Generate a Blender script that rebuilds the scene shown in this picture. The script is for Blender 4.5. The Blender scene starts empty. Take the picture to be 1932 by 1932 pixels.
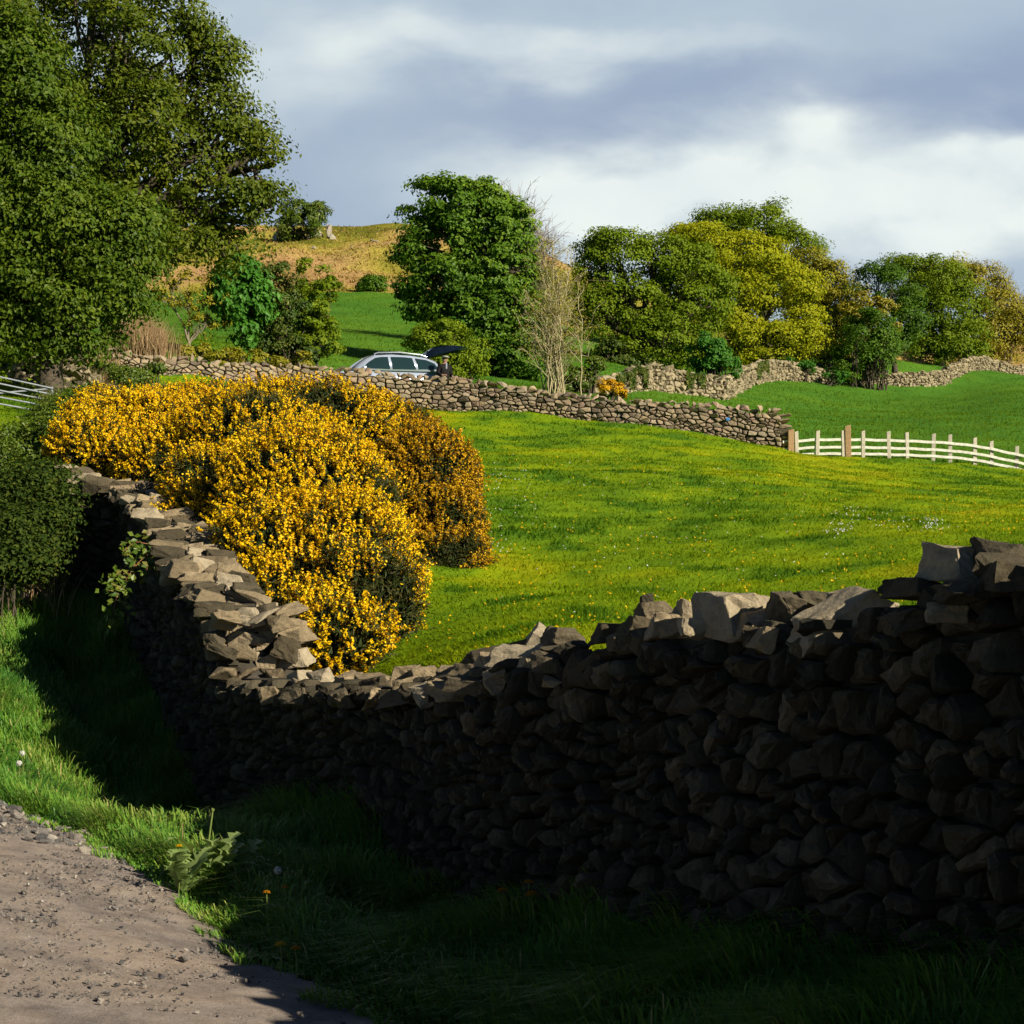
import bpy, bmesh, math, random
import numpy as np
from mathutils import Vector, Matrix

random.seed(7)
R = np.random.default_rng(7)
S = bpy.context.scene
COL = S.collection
F = 3670.0            # focal length in picture units (picture = 1932 units wide)
CAMZ = 1.65
HZ = 1200.0           # horizon row


def P(u, v, d):
    """point seen at picture position (u, v) standing d metres away"""
    return np.array([(u - 966.0) / F * d, d, CAMZ + (HZ - v) / F * d])


# ------------------------------------------------------------------ noise
def _hash(ix, iy, seed):
    h = (ix.astype(np.int64) * 374761393 + iy.astype(np.int64) * 668265263 + seed * 2147483647) & 0xFFFFFFFF
    h = ((h ^ (h >> 13)) * 1274126177) & 0xFFFFFFFF
    h = (h ^ (h >> 16)) & 0xFFFFFF
    return h / float(0xFFFFFF)


def vnoise(x, y, seed=0):
    x = np.asarray(x, float); y = np.asarray(y, float)
    ix = np.floor(x); iy = np.floor(y)
    fx = x - ix; fy = y - iy
    fx = fx * fx * (3 - 2 * fx); fy = fy * fy * (3 - 2 * fy)
    ix = ix.astype(np.int64); iy = iy.astype(np.int64)
    a = _hash(ix, iy, seed); b = _hash(ix + 1, iy, seed)
    c = _hash(ix, iy + 1, seed); d = _hash(ix + 1, iy + 1, seed)
    return (a * (1 - fx) + b * fx) * (1 - fy) + (c * (1 - fx) + d * fx) * fy


def fbm(x, y, seed=0, octv=4):
    s = 0; a = 0.5; t = 0
    for o in range(octv):
        s = s + a * vnoise(x * 2 ** o + 17.3 * o, y * 2 ** o - 9.1 * o, seed + o)
        t += a; a *= 0.5
    return s / t


def noise3(p, sc, seed):
    return (vnoise(p[:, 0] * sc + p[:, 2] * sc * .7, p[:, 1] * sc - p[:, 2] * sc * .6, seed) * .5 +
            vnoise(p[:, 2] * sc + p[:, 1] * .3 * sc, p[:, 0] * sc * .8 - p[:, 1] * sc * .5, seed + 5) * .5)


# ------------------------------------------------------------------ mesh helpers
def tag(o, label=None, cat=None, group=None, kind=None):
    if label: o['label'] = label
    if cat: o['category'] = cat
    if group: o['group'] = group
    if kind or cat: o['kind'] = kind or 'thing'
    return o


def empty(name, loc, label, cat, group=None):
    o = bpy.data.objects.new(name, None)
    o.empty_display_size = 0.2
    o.location = Vector(loc)
    COL.objects.link(o)
    return tag(o, label, cat, group)


def link(name, me, mat, parent=None):
    o = bpy.data.objects.new(name, me)
    if mat is not None and len(me.materials) == 0:
        for m in (mat if isinstance(mat, (list, tuple)) else [mat]):
            me.materials.append(m)
    COL.objects.link(o)
    if parent is not None:
        o.parent = parent
    return o


def arr_mesh(name, V, Fc, rnd=None, smooth=False, org=None, patch=None):
    """V (n,3), Fc (m,k) fast mesh; rnd per face"""
    V = np.asarray(V, np.float32)
    if org is not None:
        V = V - np.asarray(org, np.float32)
    Fc = np.asarray(Fc, np.int32)
    m, k = Fc.shape
    me = bpy.data.meshes.new(name)
    me.vertices.add(len(V)); me.vertices.foreach_set('co', V.ravel())
    me.loops.add(m * k); me.loops.foreach_set('vertex_index', Fc.ravel())
    me.polygons.add(m)
    me.polygons.foreach_set('loop_start', np.arange(0, m * k, k, dtype=np.int32))
    me.polygons.foreach_set('loop_total', np.full(m, k, np.int32))
    me.polygons.foreach_set('use_smooth', np.full(m, smooth, bool))
    if rnd is not None:
        a = me.attributes.new('rnd', 'FLOAT', 'FACE')
        a.data.foreach_set('value', np.asarray(rnd, np.float32))
    if patch is not None:
        a = me.attributes.new('patch', 'FLOAT', 'POINT')
        a.data.foreach_set('value', np.asarray(patch, np.float32))
    me.update(calc_edges=True)
    return me


def py_mesh(name, V, Fc, rnd=None, smooth=False, org=None):
    V = np.asarray(V, float)
    if org is not None:
        V = V - np.asarray(org, float)
    me = bpy.data.meshes.new(name)
    me.from_pydata([tuple(v) for v in V], [], [tuple(f) for f in Fc])
    if rnd is not None:
        a = me.attributes.new('rnd', 'FLOAT', 'FACE')
        a.data.foreach_set('value', np.asarray(rnd, np.float32))
    me.polygons.foreach_set('use_smooth', np.full(len(me.polygons), smooth, bool))
    me.update()
    return me


def unit(a):
    return a / np.maximum(np.linalg.norm(a, axis=-1, keepdims=True), 1e-9)


class Tubes:
    """many tapered tubes collected into one mesh"""
    def __init__(self, k=5):
        self.k = k; self.V = []; self.F = []; self.n = 0

    def add(self, pts, rad):
        pts = np.asarray(pts, float); n = len(pts); k = self.k
        rad = np.broadcast_to(np.asarray(rad, float), (n,))
        tan = unit(np.gradient(pts, axis=0))
        ref = np.array([0.31, 0.17, 0.93]) if abs(tan[0, 2]) < .9 else np.array([.9, .3, .1])
        a = unit(np.cross(tan, ref)); b = np.cross(tan, a)
        ang = np.arange(k) * 2 * math.pi / k
        ring = (a[:, None, :] * np.cos(ang)[None, :, None] + b[:, None, :] * np.sin(ang)[None, :, None]) * rad[:, None, None]
        V = (pts[:, None, :] + ring).reshape(-1, 3)
        i = np.arange(n - 1)[:, None] * k; j = np.arange(k)[None, :]; j2 = (j + 1) % k
        Fc = np.stack([i + j, i + j2, i + k + j2, i + k + j], -1).reshape(-1, 4) + self.n
        self.V.append(V); self.F.append(Fc); self.n += len(V)

    def mesh(self, name, org=None, smooth=True, rnd=None):
        V = np.concatenate(self.V); Fc = np.concatenate(self.F)
        if rnd is None: rnd = R.random(len(Fc))
        return arr_mesh(name, V, Fc, rnd=rnd, smooth=smooth, org=org)


def leaves(pos, nrm, length, width, tdir=None):
    """a folded diamond leaf at each point, 2 triangles hinged on the midrib"""
    n = len(pos)
    nrm = unit(nrm)
    t = R.normal(size=(n, 3)) if tdir is None else tdir
    t = unit(t - nrm * np.sum(t * nrm, 1, keepdims=True))
    s = np.cross(nrm, t)
    L = np.broadcast_to(np.asarray(length, float), (n,))[:, None]
    W = np.broadcast_to(np.asarray(width, float), (n,))[:, None]
    a = pos - t * L * .5
    b = pos + s * W * .5 + nrm * W * .15
    c = pos + t * L * .5
    d = pos - s * W * .5 + nrm * W * .15
    V = np.stack([a, b, c, d], 1).reshape(-1, 3)
    i = np.arange(n)[:, None] * 4
    Fc = np.concatenate([i + np.array([[0, 1, 2]]), i + np.array([[0, 2, 3]])], 1).reshape(-1, 3)
    return V, Fc


# ------------------------------------------------------------------ materials
def nodes(name):
    m = bpy.data.materials.new(name); m.use_nodes = True
    nt = m.node_tree; nt.nodes.clear()
    out = nt.nodes.new('ShaderNodeOutputMaterial')
    return m, nt, out


def N(nt, t, **kw):
    n = nt.nodes.new(t)
    for k, v in kw.items():
        setattr(n, k, v)
    return n


def ramp(nt, fac, stops, interp='LINEAR'):
    r = N(nt, 'ShaderNodeValToRGB')
    r.color_ramp.interpolation = interp
    el = r.color_ramp.elements
    while len(el) > 1: el.remove(el[-1])
    el[0].position = stops[0][0]; el[0].color = (*stops[0][1], 1)
    for p, c in stops[1:]:
        e = el.new(p); e.color = (*c, 1)
    if fac is not None: nt.links.new(fac, r.inputs[0])
    return r.outputs[0]


def math_(nt, op, a, b=None, c=None, clamp=False):
    n = N(nt, 'ShaderNodeMath', operation=op); n.use_clamp = clamp
    for i, x in enumerate((a, b, c)):
        if x is None: continue
        if isinstance(x, (int, float)): n.inputs[i].default_value = x
        else: nt.links.new(x, n.inputs[i])
    return n.outputs[0]


def mixc(nt, fac, a, b, mode='MIX'):
    n = N(nt, 'ShaderNodeMix', data_type='RGBA', blend_type=mode)
    for s, x in ((n.inputs[0], fac), (n.inputs[6], a), (n.inputs[7], b)):
        if isinstance(x, (int, float)): s.default_value = x
        elif isinstance(x, tuple): s.default_value = (*x, 1)
        else: nt.links.new(x, s)
    return n.outputs[2]


def noise(nt, scale, detail=4, rough=.55, vec=None, dist=0.0):
    n = N(nt, 'ShaderNodeTexNoise')
    n.inputs['Scale'].default_value = scale; n.inputs['Detail'].default_value = detail
    n.inputs['Roughness'].default_value = rough; n.inputs['Distortion'].default_value = dist
    if vec is None:
        g = N(nt, 'ShaderNodeNewGeometry'); vec = g.outputs['Position']
    nt.links.new(vec, n.inputs['Vector'])
    return n.outputs[0]


def attr(nt, name):
    return N(nt, 'ShaderNodeAttribute', attribute_name=name).outputs['Fac']


def principled(nt, out, col, rough=.8, spec=.3, bump=None, bstr=.4, bdist=.02, **kw):
    p = N(nt, 'ShaderNodeBsdfPrincipled')
    if isinstance(col, tuple): p.inputs['Base Color'].default_value = (*col, 1)
    else: nt.links.new(col, p.inputs['Base Color'])
    if isinstance(rough, (int, float)): p.inputs['Roughness'].default_value = rough
    else: nt.links.new(rough, p.inputs['Roughness'])
    p.inputs['Specular IOR Level'].default_value = spec
    for k, v in kw.items():
        p.inputs[k].default_value = v
    if bump is not None:
        b = N(nt, 'ShaderNodeBump'); b.inputs['Strength'].default_value = bstr; b.inputs['Distance'].default_value = bdist
        nt.links.new(bump, b.inputs['Height']); nt.links.new(b.outputs[0], p.inputs['Normal'])
    if out is not None: nt.links.new(p.outputs[0], out.inputs[0])
    return p


def leaf_mat(name, stops, rough=.5, spec=.35, trans=.3, tcol=None):
    m, nt, out = nodes(name)
    c = ramp(nt, attr(nt, 'rnd'), stops)
    p = principled(nt, None, c, rough, spec)
    t = N(nt, 'ShaderNodeBsdfTranslucent')
    tc = mixc(nt, 1.0, c, tcol or (1.0, 1.0, .45), 'MULTIPLY')
    nt.links.new(tc, t.inputs[0])
    mx = N(nt, 'ShaderNodeMixShader'); mx.inputs[0].default_value = trans
    nt.links.new(p.outputs[0], mx.inputs[1]); nt.links.new(t.outputs[0], mx.inputs[2])
    nt.links.new(mx.outputs[0], out.inputs[0])
    return m


def plain(name, col, rough=.6, spec=.4, nscale=None, namp=.25, **kw):
    m, nt, out = nodes(name)
    c = col
    if nscale:
        n_ = noise(nt, nscale, 5)
        lo = tuple(x * (1 - namp) for x in col); hi = tuple(min(1, x * (1 + namp)) for x in col)
        c = ramp(nt, n_, [(.3, lo), (.7, hi)])
    principled(nt, out, c, rough, spec, **kw)
    return m


def stone_mat(name, stops, scale=1.0, lichen=(.42, .42, .36), lich=.62, moss=None):
    m, nt, out = nodes(name)
    rn = attr(nt, 'rnd')
    c = ramp(nt, rn, stops)
    n1 = noise(nt, 9 * scale, 6, .65)
    n2 = noise(nt, 38 * scale, 6, .7)
    v1 = ramp(nt, n1, [(.25, (.55, .53, .5)), (.5, (1, 1, 1)), (.8, (1.35, 1.3, 1.2))])
    c = mixc(nt, .8, c, v1, 'MULTIPLY')
    v2 = ramp(nt, n2, [(.3, (.6, .6, .58)), (.55, (1, 1, 1)), (.75, (1.25, 1.25, 1.25))])
    c = mixc(nt, .7, c, v2, 'MULTIPLY')
    n3 = noise(nt, 14 * scale, 7, .6, dist=.4)
    lf = ramp(nt, n3, [(lich, (0, 0, 0)), (lich + .06, (1, 1, 1))])
    c = mixc(nt, math_(nt, 'MULTIPLY', lf, .75), c, lichen)
    if moss:
        n4 = noise(nt, 3.1 * scale, 5, .6)
        mf = ramp(nt, n4, [(.56, (0, 0, 0)), (.68, (1, 1, 1))])
        c = mixc(nt, math_(nt, 'MULTIPLY', mf, .6), c, moss)
    h = math_(nt, 'ADD', math_(nt, 'MULTIPLY', n1, .6), math_(nt, 'MULTIPLY', n2, .5))
    principled(nt, out, c, .9, .15, bump=h, bstr=1.0, bdist=.03 / scale)
    return m


M = {}
M['stone_near'] = stone_mat('dry_stone_grey_buff', [(0, (.04, .036, .026)), (.25, (.062, .053, .036)), (.5, (.082, .067, .043)), (.66, (.09, .078, .054)), (.8, (.21, .165, .105)), (.88, (.30, .235, .15)), (1, (.35, .295, .21))], 1.0, lichen=(.34, .32, .26), lich=.70)  # low stops darken the face to deepen its shade; top stops are pale lichened copes
M['stone_far'] = stone_mat('dry_stone_warm', [(0, (.15, .12, .095)), (.2, (.26, .20, .14)), (.45, (.34, .27, .185)), (.7, (.30, .25, .19)), (.85, (.40, .31, .20)), (1, (.30, .21, .17))], .6, lichen=(.40, .37, .28), lich=.7)
M['stone_pale'] = stone_mat('dry_stone_pale', [(0, (.15, .125, .08)), (.3, (.28, .235, .15)), (.6, (.37, .31, .20)), (1, (.33, .28, .19))], .35, lichen=(.42, .38, .27), lich=.62)
M['core'] = plain('wall_hearting_stone', (.06, .052, .042), .95, .1, 6)
M['rock'] = stone_mat('grey_crag_rock', [(0, (.22, .2, .18)), (.5, (.34, .31, .27)), (1, (.42, .38, .33))], .15, lichen=(.5, .48, .44), lich=.62)
M['bark'] = plain('rough_bark', (.075, .06, .045), .9, .15, 14, .45)
M['bark_pale'] = plain('pale_bark', (.20, .175, .12), .85, .2, 14, .35)
M['twig'] = plain('purple_grey_twigs', (.20, .145, .125), .85, .2, 8, .2)
M['twig_ash'] = plain('ash_twigs', (.36, .31, .18), .85, .2, 8, .25)


def G(*c):
    return [(i / (len(c) - 1), x) for i, x in enumerate(c)]


M['oak'] = leaf_mat('oak_leaves_spring', G((.042, .072, .005), (.08, .12, .006), (.135, .168, .009), (.21, .22, .018)), .5, .22, .35)
M['maple'] = leaf_mat('maple_leaves', G((.036, .075, .005), (.068, .122, .007), (.115, .17, .010), (.18, .22, .02)), .5, .22, .35)
M['syc'] = leaf_mat('sycamore_leaves', G((.035, .085, .006), (.065, .145, .008), (.11, .21, .012), (.20, .28, .025)), .5, .22, .3)
M['green'] = leaf_mat('fresh_green_leaves', G((.10, .165, .006), (.168, .245, .008), (.245, .315, .012)), .55, .18, .35)
M['bright'] = leaf_mat('bright_blue_green_leaves', G((.04, .14, .012), (.07, .215, .022), (.12, .29, .04)), .5, .22, .35)
M['yellow'] = leaf_mat('yellow_green_oak_leaves', G((.21, .255, .006), (.32, .355, .008), (.42, .415, .012), (.29, .31, .012)), .55, .15, .4)
M['olive'] = leaf_mat('olive_leaves', G((.18, .185, .01), (.26, .25, .012), (.33, .29, .02), (.34, .26, .05)), .5, .3, .3)
M['ivy'] = leaf_mat('dark_ivy_leaves', G((.02, .045, .006), (.045, .085, .01), (.09, .12, .015), (.18, .17, .05)), .5, .2, .15)
M['bramble'] = leaf_mat('bramble_leaves', G((.04, .085, .006), (.075, .13, .009), (.12, .17, .013), (.17, .155, .03)), .45, .4, .25)
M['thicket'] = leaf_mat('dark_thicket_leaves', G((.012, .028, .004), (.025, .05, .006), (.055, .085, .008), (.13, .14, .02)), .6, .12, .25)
M['gorse_leaf'] = leaf_mat('gorse_spines', G((.015, .026, .005), (.03, .045, .008), (.055, .06, .012), (.07, .05, .016)), .6, .2, .1)
M['gorse_flower'] = leaf_mat('gorse_petals', G((.78, .39, .003), (.91, .54, .003), (.95, .65, .004), (.96, .74, .010)), .5, .25, .25, tcol=(1, .9, .4))
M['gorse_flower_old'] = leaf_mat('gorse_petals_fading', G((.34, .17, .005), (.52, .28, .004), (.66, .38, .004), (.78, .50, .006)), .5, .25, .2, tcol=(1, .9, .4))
M['straw'] = leaf_mat('dry_straw', G((.22, .13, .06), (.36, .24, .13), (.48, .36, .2)), .7, .2, .2, tcol=(1, .9, .7))
PASTURE = [(0, (.07, .17, .012)), (.2, (.12, .225, .010)), (.45, (.19, .29, .007)), (.65, (.265, .33, .006)), (.85, (.345, .36, .009)), (1, (.43, .345, .04))]
M['grass'] = leaf_mat('pasture_grass', PASTURE, .85, .04, .4)
M['verge_grass'] = leaf_mat('verge_grass', G((.03, .11, .014), (.065, .19, .02), (.12, .27, .026), (.21, .31, .045), (.40, .34, .13)), .5, .3, .3)
M['white_petal'] = plain('white_petals', (.75, .72, .78), .6, .2)
M['dandelion'] = leaf_mat('dandelion_petals', G((.72, .40, .004), (.85, .58, .01)), .5, .2, .2, tcol=(1, .9, .4))
M['dandelion_shut'] = leaf_mat('orange_petals', G((.55, .20, .004), (.72, .32, .006)), .5, .2, .2, tcol=(1, .9, .4))


def ground_mat(name, stops, scale=3.0, bstr=.6, bdist=.05, use_patch=True):
    m, nt, out = nodes(name)
    n1 = noise(nt, scale, 6, .65); n2 = noise(nt, scale * 9, 5, .7)
    if use_patch:
        f = math_(nt, 'ADD', attr(nt, 'patch'), math_(nt, 'MULTIPLY_ADD', n1, .30, -.15))
    else:
        f = n1
    f = math_(nt, 'ADD', f, math_(nt, 'MULTIPLY_ADD', n2, .36, -.18))
    c = ramp(nt, f, stops)
    principled(nt, out, c, .95, .03, bump=math_(nt, 'ADD', n1, n2), bstr=bstr, bdist=bdist)
    return m


M['pasture'] = ground_mat('pasture_ground', PASTURE, 2.2, .8, .05)
M['upper'] = ground_mat('upper_field_ground', [(.0, (.04, .125, .018)), (.4, (.07, .185, .020)), (.7, (.105, .22, .02)), (1, (.17, .26, .025))], 1.2, .8, .09)
M['hill'] = ground_mat('hill_bracken_ground', [(.08, (.16, .17, .02)), (.30, (.30, .27, .04)), (.45, (.42, .33, .07)), (.6, (.50, .34, .12)), (.78, (.50, .30, .14)), (.95, (.36, .23, .09))], .22, .9, .5)
M['soil'] = ground_mat('verge_soil', [(.2, (.02, .03, .008)), (.6, (.04, .065, .01)), (.9, (.08, .09, .02))], 4, .8, .05, use_patch=False)


def lane_mat():
    m, nt, out = nodes('gravel_lane_surface')
    n1 = noise(nt, .9, 5, .6); n2 = noise(nt, 55, 4, .75); n3 = noise(nt, 6, 5, .6)
    v = N(nt, 'ShaderNodeTexVoronoi'); v.inputs['Scale'].default_value = 70
    g = N(nt, 'ShaderNodeNewGeometry'); nt.links.new(g.outputs['Position'], v.inputs['Vector'])
    c = ramp(nt, n3, [(.25, (.22, .18, .156)), (.5, (.30, .252, .22)), (.75, (.36, .31, .278))])
    c = mixc(nt, .6, c, ramp(nt, n2, [(.25, (.45, .45, .47)), (.5, (1, 1, 1)), (.75, (1.4, 1.36, 1.3))]), 'MULTIPLY')
    c = mixc(nt, .5, c, ramp(nt, n1, [(.3, (.75, .78, .85)), (.65, (1.15, 1.08, 1.0))]), 'MULTIPLY')
    n4 = noise(nt, 150, 3, .7)
    h = math_(nt, 'ADD', n2, math_(nt, 'MULTIPLY', n4, .7))
    sp = ramp(nt, n4, [(.30, (.35, .35, .38)), (.42, (1, 1, 1)), (.62, (1, 1, 1)), (.72, (1.5, 1.48, 1.45))])
    c = mixc(nt, .7, c, sp, 'MULTIPLY')
    n5 = noise(nt, 2.4, 6, .7, dist=.6)
    c = mixc(nt, .8, c, ramp(nt, n5, [(.40, (.66, .68, .73)), (.52, (1, 1, 1)), (.7, (1.12, 1.08, 1.03))]), 'MULTIPLY')
    principled(nt, out, c, .92, .1, bump=h, bstr=.8, bdist=.012)
    return m


M['lane'] = lane_mat()
M['pebble'] = stone_mat('lane_pebbles', [(0, (.05, .05, .06)), (.4, (.12, .115, .115)), (.75, (.22, .195, .175)), (1, (.34, .31, .28))], 2.0)

# ------------------------------------------------------------------ terrain
# near wall line (face towards the lane)
WA = np.array([-2.35, 16.0])
WR = np.array([1.66, 6.9])
near_line = [(3.55, 2.6), (1.66, 6.9), (-.42, 11.65), (-2.35, 16.0)]
left_line = [(-2.35, 16.0), (-3.34, 19.0), (-3.96, 21.5), (-4.95, 24.3), (-5.78, 24.75)]
road_edge = [(-14, 24.0), (-7, 17.2), (-4.6, 14.6), (-3.44, 13.5), (-2.67, 12.3), (-1.89, 10.9), (-1.446, 9.9), (-1.02, 9.2), (-.62, 8.55), (.5, 6.4), (2.2, 2.0), (3.2, -4), (3.4, -9)]

ctrl = []
def C3(x, y, z): ctrl.append((x, y, z))
def CP(u, v, d): ctrl.append(tuple(P(u, v, d)))

for p in [(0, 0, 0), (-4, 0, 0), (-4, 6, 0.05), (1.2, 2, 0.05), (-9, 6, 0), (-12, 0, -.1), (0, -5, -.05), (4, -5, .2), (-8, -6, 0), (-10, 12, .3), (6, 3, 1.0), (9, -4, 1.0)]:
    C3(*p)
for u, v, d in [(30, 1530, 13.5), (170, 1590, 12.3), (330, 1690, 10.9), (430, 1785, 9.9), (560, 1845, 9.2), (700, 1900, 8.65)]:
    CP(u, v, d)
C3(1.66, 6.9, .40); C3(.9, 8.6, .22); C3(-.42, 11.65, .08); C3(-2.35, 16, .05); C3(3.4, 3, .5)
C3(-3.34, 19, .80); C3(-3.96, 21.5, 1.2); C3(-4.95, 24.3, 2.05); C3(-5.78, 24.75, 2.3)
CP(60, 1322, 19); CP(100, 1462, 17); C3(-3.55, 17.0, .18); C3(-4.2, 19.2, .66); C3(-4.9, 21.6, 1.05); CP(60, 1248, 22); CP(40, 1010, 28); CP(-200, 1150, 24); CP(-200, 1000, 30)
# pasture
C3(1.4, 11.0, .95); C3(-.4, 13.6, .95); C3(3.5, 8, 1.3)
for u, v, d in [(870, 1255, 16), (800, 1205, 19), (1400, 1190, 17), (1650, 1130, 19.5), (1890, 1010, 26), (1000, 1000, 30), (910, 1085, 24),
                (1250, 900, 41), (1600, 900, 50), (950, 850, 52), (1890, 882, 63.6), (1490, 852, 64), (1475, 847, 63.6), (1250, 810, 64.3), (1100, 793, 64.8), (840, 775, 65.5), (700, 766, 65.5), (600, 757, 65),
                (330, 765, 60), (2050, 1000, 27), (2150, 892, 63.4), (1680, 866, 63.4),
                (500, 890, 33), (300, 900, 33), (600, 1010, 26), (420, 1030, 24), (700, 900, 36), (150, 860, 36), (60, 790, 40), (100, 735, 48), (60, 715, 52), (-200, 800, 40), (250, 760, 56)]:
    CP(u, v, d)
# beyond the far wall
for u, v, d in [(720, 764, 71), (840, 764, 71), (620, 725, 72), (700, 715, 78), (800, 690, 85), (700, 620, 105), (640, 552, 131), (780, 556, 131), (450, 700, 66), (350, 700, 63), (200, 690, 62),
                (650, 505, 155), (600, 462, 183), (620, 428, 203), (690, 434, 206), (760, 421, 204), (560, 430, 203), (450, 432, 203), (300, 436, 203), (0, 430, 203), (-400, 440, 203), (870, 440, 204), (1000, 490, 204),
                (1150, 540, 200), (1300, 575, 200), (1500, 625, 200), (1700, 640, 200), (1900, 655, 200), (2400, 640, 200),
                (300, 500, 260), (700, 500, 270), (1000, 560, 270), (1500, 690, 270), (1900, 700, 270), (-400, 520, 270), (2400, 700, 270), (700, 800, 420), (1700, 900, 420), (-500, 800, 420), (2600, 900, 420),
                (300, 640, 85), (450, 600, 110), (200, 640, 90), (0, 640, 90), (-300, 640, 90), (-300, 550, 130), (300, 550, 131),
                (900, 730, 76), (960, 722, 82), (1045, 742, 71), (1100, 690, 90), (1080, 640, 120), (1150, 745, 80), (1230, 734, 85), (1300, 745, 88), (1370, 757, 90), (1420, 727, 104), (1468, 714, 115), (1600, 726, 118), (1775, 737, 121), (1852, 694, 135), (1920, 706, 140),
                (1400, 700, 118), (1560, 690, 126), (1700, 690, 126), (1780, 690, 140), (1870, 690, 152), (1250, 700, 104), (1500, 790, 82), (1700, 780, 95), (1890, 800, 80), (1890, 745, 112), (2150, 790, 85), (2150, 720, 130),
                (1200, 610, 150), (1600, 650, 165), (1900, 668, 170)]:
    CP(u, v, d)
ctrl = np.array(ctrl)


def warp(x, y):
    yy = np.maximum(np.asarray(y, float) + 8, 1.0)
    return np.stack([np.asarray(x, float) / yy * 3.0, np.log(yy) * 1.3], -1)


_cw = warp(ctrl[:, 0], ctrl[:, 1]); _n = len(_cw)
def _phi(r2): return np.where(r2 > 1e-12, r2 * np.log(np.maximum(r2, 1e-12)) * .5, 0)
_K = _phi(((_cw[:, None] - _cw[None]) ** 2).sum(-1)) + np.eye(_n) * 2e-4
_Pm = np.concatenate([np.ones((_n, 1)), _cw], 1)
_A = np.block([[_K, _Pm], [_Pm.T, np.zeros((3, 3))]])
# heights are interpolated as z/(y+8) so that near and far errors weigh alike in the view
_rhs = np.concatenate([ctrl[:, 2] / (ctrl[:, 1] + 8.0 if True else 1), np.zeros(3)])
_rhs[:_n] = ctrl[:, 2] / np.maximum(ctrl[:, 1] + 8, 1)
_W = np.linalg.solve(_A, _rhs)


def gz0(x, y):
    x = np.atleast_1d(np.asarray(x, float)); y = np.atleast_1d(np.asarray(y, float))
    out = np.empty(x.shape)
    xf, yf, of = x.ravel(), y.ravel(), out.ravel()
    for i in range(0, len(xf), 20000):
        w = warp(xf[i:i + 20000], yf[i:i + 20000])
        k = _phi(((w[:, None] - _cw[None]) ** 2).sum(-1))
        of[i:i + 20000] = (k @ _W[:_n] + _W[_n] + w @ _W[_n + 1:]) * np.maximum(yf[i:i + 20000] + 8, 1)
    return of.reshape(x.shape)


def gz(x, y):
    x = np.atleast_1d(np.asarray(x, float)); y = np.atleast_1d(np.asarray(y, float))
    z = gz0(x, y)
    amp = np.clip((y - 13) / 10, 0, 1) * .10
    z = z + (fbm(x * .55, y * .55, 3, 4) - .5) * 2.4 * amp + (fbm(x * 2.1, y * 2.1, 8, 3) - .5) * amp * .9
    hill = np.clip((y - 128) / 25, 0, 1)
    z = z + hill * ((fbm(x * .06, y * .06, 11, 5) - .5) * 4.0 + (fbm(x * .3, y * .3, 12, 4) - .5) * 1.3) * np.clip((235 - y) / 40, 0, 1)
    return z


def g1(x, y): return float(gz(x, y)[0])


def line_x(line, y):
    """x of a polyline at the given y (y monotone)"""
    L = sorted(line, key=lambda p: p[1])
    return np.interp(y, [p[1] for p in L], [p[0] for p in L])


far_wall_uv = [(205, 62), (330, 62.5), (600, 65), (700, 65.5), (840, 65.5), (1100, 64.8), (1250, 64.3), (1475, 63.6)]
far_xy = [((u - 966) / F * d, d) for u, d in far_wall_uv]
fence_uv = [(1478, 63.6), (1600, 63.55), (1800, 63.5), (1990, 63.4), (2060, 63.3)]
fence_xy = [((u - 966) / F * d, d) for u, d in fence_uv]
bound_xy = [(-60, 60)] + far_xy + fence_xy + [(60, 40)]
allwall = near_line + left_line[1:] + [(-8.5, 27), (-14, 36), (-22, 52)]


def bound_y(x):
    b = sorted(bound_xy); return np.interp(x, [p[0] for p in b], [p[1] for p in b])


def patchval(x, y):
    v = fbm(x * .22, y * .16, 21, 4) * .55 + fbm(x * 1.1, y * .8, 31, 4) * .5
    f = np.clip((v - .30) * 1.5 + .08, 0, 1)
    f = f - np.clip((fbm(x * 1.3, y * .9, 37, 4) - .61) * 4, 0, .3)
    # rank green grows along the far wall foot and in the hollow beside the gorse
    k = np.exp(-((bound_y(x) - y) / 5.0) ** 2) * .18
    return np.clip(f - k * (fbm(x * .4, y * .4, 77, 3) > .45), 0, 1)


def classify(x, y):
    """0 lane 1 verge 2 pasture 3 upper field 4 hill"""
    c = np.full(x.shape, 2)
    re = line_x(road_edge, y)
    wl = line_x(allwall, y)
    c = np.where(x < wl, 1, c)
    c = np.where((y < 24) & (x < re), 0, c)
    c = np.where(y > bound_y(x), 3, c)
    hb = 131 + (fbm(x * .1, y * .0, 5, 3) - .5) * 5 + np.clip(x - 5, 0, 60) * .4
    c = np.where(y > hb, 4, c)
    return c


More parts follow.
